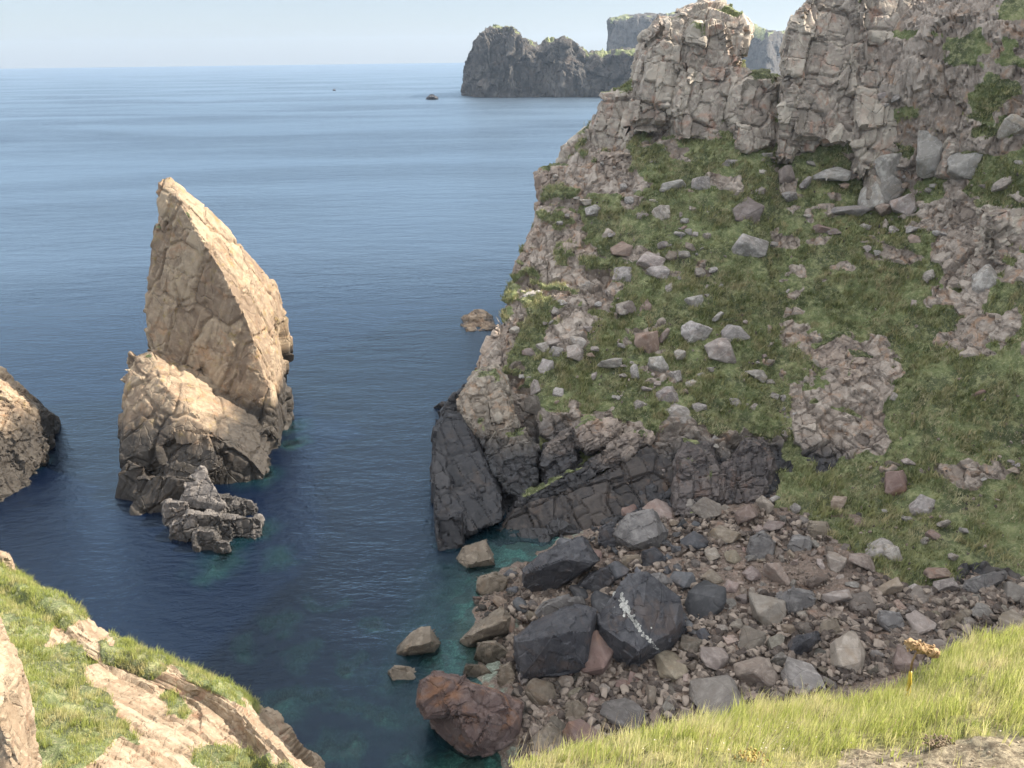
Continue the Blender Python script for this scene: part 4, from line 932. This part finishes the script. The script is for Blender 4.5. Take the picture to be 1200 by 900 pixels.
# smaller ones nothing tells apart
tk = [(a, b, max(w, h)) for a, b, w, h, *_ in SR]; cnt = 0; tr = 0
while cnt < 175 and tr < 12000:
    tr += 1
    a = random.uniform(600, 1195); b = random.uniform(185, 690); s = random.choice((4, 5, 6, 7, 8, 9, 11, 13))
    if random.random() < .6:
        a0, b0, s0 = random.choice(tk); a = a0 + random.gauss(0, s0 * .7 + 5); b = b0 + random.gauss(0, s0 * .5 + 4)
    if b > 560 and a < 960: continue
    if any((a - x) ** 2 + (b - y) ** 2 < (.42 * (s + r)) ** 2 for x, y, r in tk): continue
    if a > 930 and b > 300 and random.random() < .6: continue
    p, n = hill_at(np.array(a), np.array(b))
    if p is None or p[2] < 4: continue
    tk.append((a, b, s)); cnt += 1
    sz = s / FPX * slant(p) * 1.2; kind = random.choice(('block', 'block', 'slab'))
    put(kind, random.randrange(len(PROTO[kind])), random.choice(('pale', 'pale', 'pale', 'pink')), p - n * sz * .02, (sz * random.uniform(.9, 1.4), sz * .8, sz * random.uniform(.5, .9)), (random.uniform(-.3, .3), random.uniform(-.3, .3), random.uniform(-.5, .5)), 'rock',
        'small rock half sunk in the turf of the headland slope', 'rock', 'small rocks in the slope turf')

# stones too small to count, strewn in the turf
its = []
while len(its) < 1500:
    a = random.uniform(580, 1215); b = random.uniform(170, 700)
    if len(tk) and random.random() < .5:
        a0, b0, s0 = random.choice(tk); a = a0 + random.gauss(0, s0 * .8 + 8); b = b0 + random.gauss(0, s0 * .6 + 6)
    if b > 570 and a < 940: continue
    h = hill_at(np.array(a), np.array(b))
    if h[0] is None: its.append(None); continue
    s_ = random.choice((.10, .14, .18, .25, .34))
    its.append(('mini', random.randrange(14), h[0] + h[1] * s_ * .15, (s_ * random.uniform(.8, 1.5), s_, s_ * random.uniform(.5, 1)), (random.random() * 6, random.random() * 6, random.random() * 6)))
scatter_mesh('turf_stones', [i_ for i_ in its if i_], M_RUB, 'stuff', 'small loose stones strewn through the slope turf', 'stones')
# ================================================================== grass blades helper
def blades(name, base, nrm, h, w, lean, mat, parent=None, seg=2, wind=(.25, .1), tn=None):
    """curved tapering blades: base points (n,3), heights h (n), widths w (n)"""
    n = len(base); ang = RNG.uniform(0, 6.283, n); dirx = np.stack([np.cos(ang), np.sin(ang), np.zeros(n)], 1)
    side = np.stack([-np.sin(ang), np.cos(ang), np.zeros(n)], 1)
    ln = (RNG.uniform(.1, 1, n) * lean)[:, None] * dirx + np.array([wind[0], wind[1], 0])
    up = np.array([0, 0, 1.0]) * .8 + nrm * .2
    V = np.empty((n, seg * 2 + 1, 3)); 
    for s in range(seg):
        f = s / seg
        c = base + h[:, None] * (up * f + ln * f * f)
        V[:, 2 * s] = c - side * (w * (1 - .45 * f))[:, None] * .5; V[:, 2 * s + 1] = c + side * (w * (1 - .45 * f))[:, None] * .5
    V[:, -1] = base + h[:, None] * (up * (1 - .25 * np.linalg.norm(ln, axis=1, keepdims=True) ** 2 * .5) + ln)
    F = []
    o = (np.arange(n) * (seg * 2 + 1))[:, None]
    for s in range(seg - 1):
        F.append(o + np.array([[2 * s, 2 * s + 1, 2 * s + 3]])); F.append(o + np.array([[2 * s, 2 * s + 3, 2 * s + 2]]))
    F.append(o + np.array([[2 * seg - 2, 2 * seg - 1, 2 * seg]]))
    tone = np.repeat(RNG.uniform(0, 1, n) if tn is None else tn, seg * 2 + 1)
    me = raw_mesh(name, V.reshape(-1, 3), np.concatenate(F), dict(tone=tone), True)
    return link(name, me, mat, parent)
def pick(Gr, mask, n):
    """n random points on a grid surface (weights = mask * cell area)"""
    a = Gr[1:, :-1] - Gr[:-1, :-1]; b = Gr[:-1, 1:] - Gr[:-1, :-1]
    ar = np.linalg.norm(np.cross(a, b), axis=-1) * mask[:-1, :-1]
    pr = ar.ravel() / ar.sum(); id_ = RNG.choice(len(pr), n, p=pr); nc = Gr.shape[1] - 1
    r_, c_ = id_ // nc, id_ % nc; u = RNG.random((n, 1)); v = RNG.random((n, 1))
    pt = Gr[r_, c_] + u * a[r_, c_] + v * b[r_, c_]
    nn = np.cross(a, b)[r_, c_]; nn = nn / (np.linalg.norm(nn, axis=1, keepdims=True) + 1e-9); nn[nn[:, 2] < 0] *= -1
    return pt, nn
# tussocks on the headland slope
vis = ((hx > 560) & (hx < 1225) & (hy > 100) & (hy < 720)).reshape(NR, NC)
pt, nn = pick(HILL_G, (1 - HILL_ROCK) ** 2 * vis, 42000)
dens = fbm(pt / 1.7, 3, 131); keep = dens > -.25; pt, nn = pt[keep], nn[keep]
n = len(pt); rep = 6
base = np.repeat(pt, rep, 0) + RNG.normal(0, .13, (n * rep, 3)) * np.array([1, 1, .3]); nr_ = np.repeat(nn, rep, 0)
M_TUFT = mat_blades('slope_grass', (.10, .125, .058), (.29, .30, .15), (.40, .37, .23), .25, .35)
tag(blades('slope_grass', base - nr_ * .03, nr_, RNG.uniform(.16, .46, n * rep), RNG.uniform(.05, .12, n * rep), .9, M_TUFT, seg=1, tn=np.repeat(np.clip(.5 + .55 * fbm(pt / .9, 3, 133) + RNG.normal(0, .25, n), 0, 1), rep)), 'rough grass tussocks covering the headland slope', 'grass', None, 'stuff')

pt, nn = pick(HILL_G, (1 - HILL_ROCK) ** 2 * vis, 15000)
keep = fbm(pt / 2.4, 3, 141) + .5 * fbm(pt / .7, 2, 143) > .02; pt, nn = pt[keep], nn[keep]; n = len(pt); rep = 9
base = np.repeat(pt, rep, 0) + RNG.normal(0, .16, (n * rep, 3)) * np.array([1, 1, .3]); nr_ = np.repeat(nn, rep, 0)
tag(blades('slope_tussocks', base - nr_ * .03, nr_, RNG.uniform(.35, .75, n * rep), RNG.uniform(.05, .11, n * rep), 1.0, mat_blades('tussock', (.105, .135, .055), (.30, .30, .14), (.40, .36, .21), .3, .5), seg=2, tn=np.repeat(np.clip(RNG.normal(.5, .35, n), 0, 1), rep)), 'taller pale tussocks standing out of the slope turf', 'grass', None, 'stuff')

# ================================================================== left foreground spur
LC = [
    [Z(-80, 640, 2), Z(20, 700, 0), Z(90, 745, 0), Z(150, 790, 0), Z(230, 830, 0), Z(310, 860, 0), Z(370, 910, 0), Z(420, 990, 0)],
    row((-60, 640, 37), (0, 668, 34), (72, 706, 30.5), (122, 752, 28), (195, 778, 26.5), (272, 812, 24.5), (315, 858, 22), (375, 925, 19)),
    row((-60, 680, 31), (0, 700, 29.5), (62, 740, 27), (105, 780, 25), (170, 806, 24), (245, 838, 22.5), (290, 882, 20.5), (345, 945, 18)),
    row((-70, 740, 25), (0, 760, 24), (50, 790, 22.8), (90, 820, 21.8), (150, 842, 21.2), (210, 868, 20.3), (255, 910, 18.8), (310, 975, 17)),
    row((-80, 820, 20.5), (0, 830, 20), (45, 850, 19.3), (85, 868, 18.8), (135, 885, 18.4), (185, 910, 17.8), (225, 950, 16.8), (280, 1020, 15.5)),
    row((-90, 960, 15), (0, 960, 15), (45, 970, 14.8), (85, 980, 14.5), (135, 990, 14.4), (185, 1010, 14), (225, 1050, 13.4), (280, 1120, 12.8)),
    row((-120, 1200, 10.5), (0, 1200, 10.5), (45, 1200, 10.4), (85, 1210, 10.3), (135, 1220, 10.2), (185, 1240, 10), (225, 1280, 9.8), (280, 1350, 9.5)),
]
nr1, nc1 = 330, 380
LG = loft(LC, nr1, nc1); LV = LG.reshape(-1, 3); LN = grid_normals(LG).reshape(-1, 3)
lx, ly, lw = proj(LV)
lwn = np.stack([fbm(LV / 1.6, 3, 211), fbm(LV / 1.6, 3, 217)], 1) * 9
LGRASS = [
    [(-80, 660), (0, 655), (72, 700), (100, 730), (80, 745), (60, 735), (55, 760), (90, 760), (112, 775), (100, 800), (125, 815), (150, 840), (160, 880), (130, 870), (120, 900), (60, 930), (-80, 930)],
    [(112, 752), (145, 752), (185, 770), (200, 790), (180, 800), (150, 785), (120, 775)],
    [(178, 764), (240, 785), (300, 822), (292, 830), (240, 805), (200, 785)],
    [(186, 815), (200, 810), (222, 832), (218, 842), (195, 832)],
    [(222, 905), (225, 885), (260, 875), (320, 888), (345, 905), (300, 930)],
]
lg = np.zeros(len(LV))
for pl in LGRASS: lg = np.maximum(lg, inpoly(lx + lwn[:, 0], ly + lwn[:, 1], pl).astype(float))
rowi = np.repeat(np.arange(nr1), nc1); lg[rowi < 40] = 0
lg = blur(lg.reshape(nr1, nc1), 2).ravel()
_d = P(310, 885, 20.3) - P(140, 795, 24.2); _d /= np.linalg.norm(_d); _n = LN[(lx > 150) & (lx < 280) & (ly > 800) & (ly < 890)].mean(0); _n -= _d * (_n @ _d); _n /= np.linalg.norm(_n)
RIB = np.stack([_d, np.cross(_n, _d), _n], 1)
D, tone = rockdisp(LV, RIB, [((5.0, .75, 1.6), .085, .5, .06), ((2.2, .32, .8), .035, .6, .035), ((.9, .14, .4), .010, .7, .012)], 221, .12, N=LN)
D = (1 - lg) * D + lg * (.16 * fbm(LV / 1.1, 3, 231) + .08 * fbm(LV / .4, 2, 233) + .08) + .25 * fbm(LV / 4, 3, 235)
D[rowi < 60] += np.clip((48 - rowi[rowi < 60]) / 14.0, 0, 1) * (.8 * rockdisp(LV[rowi < 60], (0, 10, 20), [((1.6, 1.6, 2.6), .5, .8, .2)], 241, .3)[0])
LV2 = LV + LN * D[:, None]
tag(link('foreground_slope', raw_mesh('foreground_slope', LV2, grid_faces(nr1, nc1), dict(tone=tone, veg=lg), True, 40), M_SLAB), kind='structure')
LG2 = LV2.reshape(nr1, nc1, 3)
M_FG = mat_blades('foreground_grass', (.24, .29, .08), (.42, .44, .15), (.52, .47, .25), .45, 1.2)
lm = (lg.reshape(nr1, nc1) > .6) & ((lx > -60) & (lx < 380) & (ly < 960) & (ly > 600)).reshape(nr1, nc1)
pt, nn = pick(LG2, lm.astype(float), 9500)
keep = fbm(pt / .6, 2, 251) > -.5; pt, nn = pt[keep], nn[keep]; n = len(pt); rep = 9
base = np.repeat(pt, rep, 0) + RNG.normal(0, .06, (n * rep, 3)) * np.array([1, 1, .3]); nr_ = np.repeat(nn, rep, 0)
hh_ = RNG.uniform(.12, .34, n * rep) * np.repeat(np.clip(.8 + .6 * fbm(pt / .9, 2, 253), .4, 1.5), rep)
tag(blades('spur_grass', base, nr_, hh_, RNG.uniform(.012, .026, n * rep), .7, M_FG, seg=2), 'sunlit tufted grass on the spur at the lower left', 'grass', None, 'stuff')
rockmass('rock_pillar', [
    np.concatenate([P(np.array([-40., -10, 0, 8, 30, 40, 44, 46, 50]), np.array([700., 715, 728, 740, 790, 850, 880, 915, 990]), np.array([14.2, 14.2, 14.1, 14.0, 13.6, 13.3, 13.1, 12.8, 12.4])), P(np.array([-70., 0, 30, 46]), np.array([820., 840, 900, 1000]), np.array([11.8, 12, 12, 11.6])), P(np.array([-60., 0, 20, 40]), np.array([740., 760, 850, 1000]), np.array([17., 17, 16.4, 15.5]))]),
    piece([(-20, 790), (-15, 735), (0, 728), (6, 745), (5, 800)], 13.2, 2, 1, .85)], .05, M_SLAB, (8, -12, 10), [((.8, .7, 2.2), .10, .8, .08), ((.35, .3, .9), .05, .8, .03), ((.15, .15, .25), .015, .7, .01)], 261,
    'sunlit cream pillar of cracked rock in the bottom left corner', 'rock', fine=.02)
rockmass('rock', [piece([(-20, 672), (-15, 650), (0, 645), (12, 652), (18, 668), (14, 682)], 33.0, 2.0, 1, .85)], .06, M_SLAB, (8, -12, 10), [((.8, .7, .9), .08, .8, .05)], 263, 'pale boulder on the left edge at the top of the spur grass', 'rock', fine=.03)
rockmass('rock', [piece([(74, 735), (80, 716), (95, 714), (112, 735), (108, 748), (118, 790), (110, 815), (100, 800), (98, 765)], 25.6, 2.2, 3.5, .85)], .05, M_SLAB, (18, -22, 20), [((.9, .5, 1.2), .10, .8, .06), ((.35, .3, .5), .04, .8, .02)], 265, 'pale cracked outcrop between the spur grass and the ribbed slab', 'rock', fine=.02)

# ================================================================== right foreground brink with grass
EC = [(600, 930, 4.1), (655, 900, 4.5), (700, 886, 4.8), (770, 866, 5.1), (850, 852, 5.4), (940, 838, 5.7), (1015, 830, 5.9), (1075, 812, 6.1), (1120, 782, 6.3), (1165, 760, 6.6), (1215, 742, 6.8), (1300, 715, 7.0)]
edge = [P(*e) for e in EC]
fall = [e + np.array([-.3, 1.6, -5]) for e in edge]; lip = [e + np.array([-.05, .45, -.75]) for e in edge]
m1 = [P(a + (560 - a) * -.02, 905 + (i * .0), y * .0 + 3.45 - .03 * i) for i, (a, b, y) in enumerate(EC)]
mids = [(np.array(e) * .5 + np.array(m) * .5) + np.array([0, 0, .10]) for e, m in zip(edge, m1)]
near = [np.array([m[0] * .8, 1.2, 37.7]) for m in m1]; back = [np.array([m[0] * .9, -3, 38.3]) for m in m1]
nr2, nc2 = 240, 420
FG = loft([fall, lip, edge, mids, m1, near, back], nr2, nc2); FV = FG.reshape(-1, 3); FN = grid_normals(FG).reshape(-1, 3)
D = .07 * fbm(FV / .6, 3, 311) + .03 * fbm(FV / .15, 3, 313)
FV2 = FV + FN * D[:, None]; fx, fy, fw = proj(FV2)
dry = np.clip(inpoly(fx + 25 * fbm(FV / .3, 3, 315), fy + 12 * fbm(FV / .3, 3, 317), [(980, 885), (1030, 876), (1100, 870), (1230, 862), (1260, 1000), (900, 1000)]).astype(float), 0, 1)
t = NT('brink_turf'); pos = t.n('ShaderNodeNewGeometry').outputs['Position']
c1 = t.mix(t.ramp(t.noise(pos, 5, 5, .7), .35, .65), (.13, .14, .04), (.26, .24, .10))
c2 = t.mix(t.ramp(t.noise(pos, 14, 6, .75), .38, .62), (.11, .085, .055), (.34, .29, .20))
tc = t.mix(t.attr('dry'), c1, c2)
b = t.n('ShaderNodeBsdfPrincipled', Roughness=.9, Normal=t.bump(t.noise(pos, 22, 5, .8), .9, .04)); t.set(b.inputs['Base Color'], tc); t.t.links.new(b.outputs[0], t.out.inputs[0])
tag(link('clifftop', raw_mesh('clifftop', FV2, grid_faces(nr2, nc2), dict(dry=blur(dry.reshape(nr2, nc2), 2).ravel()), True), t.m), kind='structure')
FG2 = FV2.reshape(nr2, nc2, 3)
fm = ((fx > 560) & (fx < 1260) & (fy > 700) & (fy < 960)).reshape(nr2, nc2) * (1 - .93 * dry.reshape(nr2, nc2))
pt, nn = pick(FG2, fm.astype(float), 15000)
n = len(pt); rep = 5
base = np.repeat(pt, rep, 0) + RNG.normal(0, .018, (n * rep, 3)) * np.array([1, 1, .3]); nr_ = np.repeat(nn, rep, 0)
px_, py_, _ = proj(base)
near_k = np.clip((930 - py_) / 60, .35, 1)
hh_ = RNG.uniform(.06, .2, n * rep) * near_k * np.repeat(np.clip(.85 + .7 * fbm(pt / .35, 2, 321), .4, 1.6), rep)
M_FG2 = mat_blades('brink_grass', (.30, .35, .09), (.50, .51, .18), (.60, .55, .30), .5, 3.0)
tag(blades('brink_grass', base, nr_, hh_, RNG.uniform(.004, .008, n * rep), .55, M_FG2, seg=3, wind=(.22, .05)), 'sunlit yellow green grass along the brink at the lower right', 'grass', None, 'stuff')
# dead straw stalks and small pale flower heads among the blades
pt, nn = pick(FG2, fm.astype(float), 3200); hh_ = RNG.uniform(.1, .3, 3200)
tag(blades('straw', pt, nn, hh_, RNG.uniform(.0025, .0045, 3200), .4, mat_blades('straw', (.40, .33, .20), (.5, .44, .30), (.34, .26, .15), .25), seg=3), 'dry straw stalks standing out of the brink grass', 'grass', None, 'stuff')
pt, nn = pick(FG2, (fm * ((fy > 850) & (fy < 890)).reshape(nr2, nc2)).astype(float), 260)
fl = [('mini', random.randrange(14), p + np.array([0, 0, random.uniform(.03, .10)]), (.012,) * 3, (0, 0, random.random() * 6)) for p in pt]
scatter_mesh('clover_flowers', fl, mat_plain('petal', (.55, .47, .42), (.7, .64, .55), 40), 'stuff', 'tiny pale flower heads in the brink grass', 'flowers')
# crumbs of soil on the bare patch
pt, nn = pick(FG2, (((fx > 900) & (fx < 1250) & (fy > 850) & (fy < 950)).reshape(nr2, nc2) * dry.reshape(nr2, nc2)), 1500)
cr_ = [('mini', random.randrange(14), p, (random.uniform(.008, .035),) * 3, (random.random() * 6, random.random() * 6, 0)) for p in pt]
scatter_mesh('soil_crumbs', cr_, mat_plain('soil_crumb', (.12, .09, .06), (.32, .27, .2), 30), 'stuff', 'dry crumbs of soil on the bare patch at the lower right', 'soil')
FBVH = BVHTree.FromPolygons([tuple(v) for v in FV2], [tuple(f) for f in grid_faces(nr2, nc2)])
def fg_at(a, b):
    d = ray(np.array(float(a)), np.array(float(b))); h = FBVH.ray_cast(Vector(EYE), Vector(d / np.linalg.norm(d))); return np.array(h[0]) if h[0] is not None else None
def cushion(a, b, size, mat, label, seed):
    p = fg_at(a, b)
    if p is None: return
    its = [('mini', random.randrange(14), np.array([random.gauss(0, .3), random.gauss(0, .22), random.uniform(0, .16)]) * size, (size * .2, size * .2, size * .14), (random.random() * 6,) * 3) for _ in range(150)]
    o = scatter_mesh('moss_cushion', its, mat, None, label, 'moss'); o.location = p
    if 'kind' in o: del o['kind']
cushion(880, 890, .13, mat_plain('moss', (.22, .13, .035), (.30, .26, .07), 25), 'orange green moss cushion at the bottom edge of the photo', 1)
cushion(1100, 873, .13, mat_plain('dead_moss', (.10, .075, .045), (.2, .15, .1), 25), 'dark brown withered tuft beside the bare soil', 2)
# the dried flower stalk
p = fg_at(1062, 828)
if p is None: p = P(1062, 828, 5.6)
k = slant(p) / FPX
rt = bpy.data.objects.new('dried_flower', None); COL.objects.link(rt); rt.location = p; rt.empty_display_size = .1
tag(rt, 'dried brown flower head on a yellow stalk above the brink grass', 'plant')
def tube(name, path, rad, mat, parent, seg=8):
    bm = bmesh.new(); rings = []
    for i, (q, r) in enumerate(zip(path, rad)):
        q = Vector(q); d = (Vector(path[min(i + 1, len(path) - 1)]) - Vector(path[max(i - 1, 0)])).normalized()
        u = d.orthogonal().normalized(); v = d.cross(u)
        rings.append([bm.verts.new(q + (u * math.cos(a) + v * math.sin(a)) * r) for a in [6.2832 * j / seg for j in range(seg)]])
    for i in range(len(rings) - 1):
        for j in range(seg): bm.faces.new((rings[i][j], rings[i][(j + 1) % seg], rings[i + 1][(j + 1) % seg], rings[i + 1][j]))
    bm.faces.new(rings[0][::-1]); bm.faces.new(rings[-1])
    me = bpy.data.meshes.new(name); bm.to_mesh(me); bm.free(); me.polygons.foreach_set('use_smooth', [True] * len(me.polygons))
    return link(name, me, mat, parent)
def off(a, b, dy=0.0): return (P(a, b, p[1] + dy) - p)
tube('stem', [off(1060, 832), off(1063, 815), off(1066, 800), off(1067, 786)], [3.0 * k, 2.9 * k, 2.4 * k, 1.6 * k], mat_plain('yellow_stalk', (.42, .30, .03), (.50, .37, .05), 30), rt)
tube('stem_top', [off(1067, 786), off(1069, 776), off(1073, 766)], [1.4 * k, 1.2 * k, 1.0 * k], mat_plain('brown_stalk', (.20, .13, .07), (.28, .19, .1), 30), rt)
hd = []
for i in range(10): hd.append(('mini', i, off(1067 + 3 * i, 755 + 1.1 * i), (k * 15,) * 3, (i, i, i)))
for i in range(130):
    f = random.random(); cx = 1067 + 32 * f; cy = 754 + 12 * f; rr = 9 * (1 - .55 * f)
    q = off(cx + random.gauss(0, rr * .5), cy + random.gauss(0, rr * .42), random.gauss(0, rr * .5 * k))
    hd.append(('mini', random.randrange(14), q, (k * random.uniform(2.5, 5),) * 3, (random.random() * 6,) * 3))
h_ = scatter_mesh('flower_head', hd, mat_plain('dry_umbel', (.24, .15, .075), (.36, .25, .14), 60), None); h_.parent = rt
if 'kind' in h_: del h_['kind']
pt_ = np.array([off(1040 + random.gauss(0, 30), 828 + random.gauss(0, 4)) + p for _ in range(60)])

# ================================================================== sky, sun, air
SUN_AZ, SUN_EL = R(82), R(38)      # clockwise from +Y
w = bpy.data.worlds.new('World'); SC.world = w; w.use_nodes = True; nt = w.node_tree; nt.nodes.clear()
sky = nt.nodes.new('ShaderNodeTexSky'); sky.sky_type = 'NISHITA'; sky.sun_disc = False; sky.sun_elevation = SUN_EL; sky.sun_rotation = SUN_AZ
sky.altitude = 40; sky.air_density = .9; sky.dust_density = .5; sky.ozone_density = 2.0
bg = nt.nodes.new('ShaderNodeBackground'); bg.inputs[1].default_value = .11; wo = nt.nodes.new('ShaderNodeOutputWorld')
mxs = nt.nodes.new('ShaderNodeMix'); mxs.data_type = 'RGBA'; mxs.inputs[0].default_value = .84; mxs.inputs[7].default_value = (1.45, 1.62, 1.86, 1)   # thin even veil of high cloud
nt.links.new(sky.outputs[0], mxs.inputs[6]); tcw = nt.nodes.new('ShaderNodeTexCoord'); spw = nt.nodes.new('ShaderNodeSeparateXYZ'); nt.links.new(tcw.outputs['Generated'], spw.inputs[0])
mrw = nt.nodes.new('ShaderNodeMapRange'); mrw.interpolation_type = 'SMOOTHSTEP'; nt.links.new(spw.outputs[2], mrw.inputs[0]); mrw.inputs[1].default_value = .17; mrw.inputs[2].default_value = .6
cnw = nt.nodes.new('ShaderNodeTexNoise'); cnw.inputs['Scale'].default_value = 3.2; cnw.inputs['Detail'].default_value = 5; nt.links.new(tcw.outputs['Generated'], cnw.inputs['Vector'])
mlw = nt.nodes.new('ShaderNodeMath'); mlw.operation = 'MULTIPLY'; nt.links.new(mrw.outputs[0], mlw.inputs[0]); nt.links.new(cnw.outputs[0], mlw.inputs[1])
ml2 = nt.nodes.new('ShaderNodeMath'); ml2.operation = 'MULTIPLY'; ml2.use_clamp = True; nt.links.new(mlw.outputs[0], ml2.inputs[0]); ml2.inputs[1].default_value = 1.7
fill_cld = nt.nodes.new('ShaderNodeMix'); fill_cld.data_type = 'RGBA'; nt.links.new(ml2.outputs[0], fill_cld.inputs[0]); nt.links.new(mxs.outputs[2], fill_cld.inputs[6]); fill_cld.inputs[7].default_value = (6.0, 6.0, 6.0, 1)   # unseen bright cloud, added overhead to lift the fill in the shade
nt.links.new(fill_cld.outputs[2], bg.inputs[0]); nt.links.new(bg.outputs[0], wo.inputs[0])
sl = bpy.data.lights.new('sun', 'SUN'); sl.energy = 3.8; sl.angle = R(.53); sl.color = (1, .89, .74)
so = bpy.data.objects.new('sun', sl); COL.objects.link(so)
sd = Vector((math.sin(SUN_AZ) * math.cos(SUN_EL), math.cos(SUN_AZ) * math.cos(SUN_EL), math.sin(SUN_EL)))
so.rotation_euler = (-sd).to_track_quat('-Z', 'Y').to_euler()
HAZE = 1.0
if HAZE:
    t = NT('haze'); v = t.n('ShaderNodeVolumePrincipled'); v.inputs['Color'].default_value = (.62, .78, 1, 1); v.inputs['Density'].default_value = .00011; v.inputs['Anisotropy'].default_value = .4
    t.t.links.new(v.outputs[0], t.out.inputs['Volume'])
    bm = bmesh.new(); bmesh.ops.create_cube(bm, size=1); me = bpy.data.meshes.new('haze'); bm.to_mesh(me); bm.free()
    me.materials.append(t.m); hz = bpy.data.objects.new('haze', me); COL.objects.link(hz)
    hz.scale = (12000, 10400, 195); hz.location = (0, 0, 52); tag(hz, 'thin pale sea haze filling the air', 'haze', None, 'stuff')

SC.render.engine = 'CYCLES'; SC.cycles.use_denoising = True
try: SC.cycles.denoiser = 'OPENIMAGEDENOISE'
except Exception: pass
SC.cycles.max_bounces = 6; SC.cycles.diffuse_bounces = 3; SC.cycles.glossy_bounces = 3; SC.cycles.transmission_bounces = 3; SC.cycles.transparent_max_bounces = 8; SC.cycles.volume_bounces = 0
SC.cycles.use_adaptive_sampling = True; SC.cycles.adaptive_threshold = .02
SC.view_settings.view_transform = 'Standard'; SC.view_settings.look = 'None'; SC.view_settings.exposure = 1.65; SC.view_settings.gamma = 1
SC.view_settings.use_curve_mapping = False
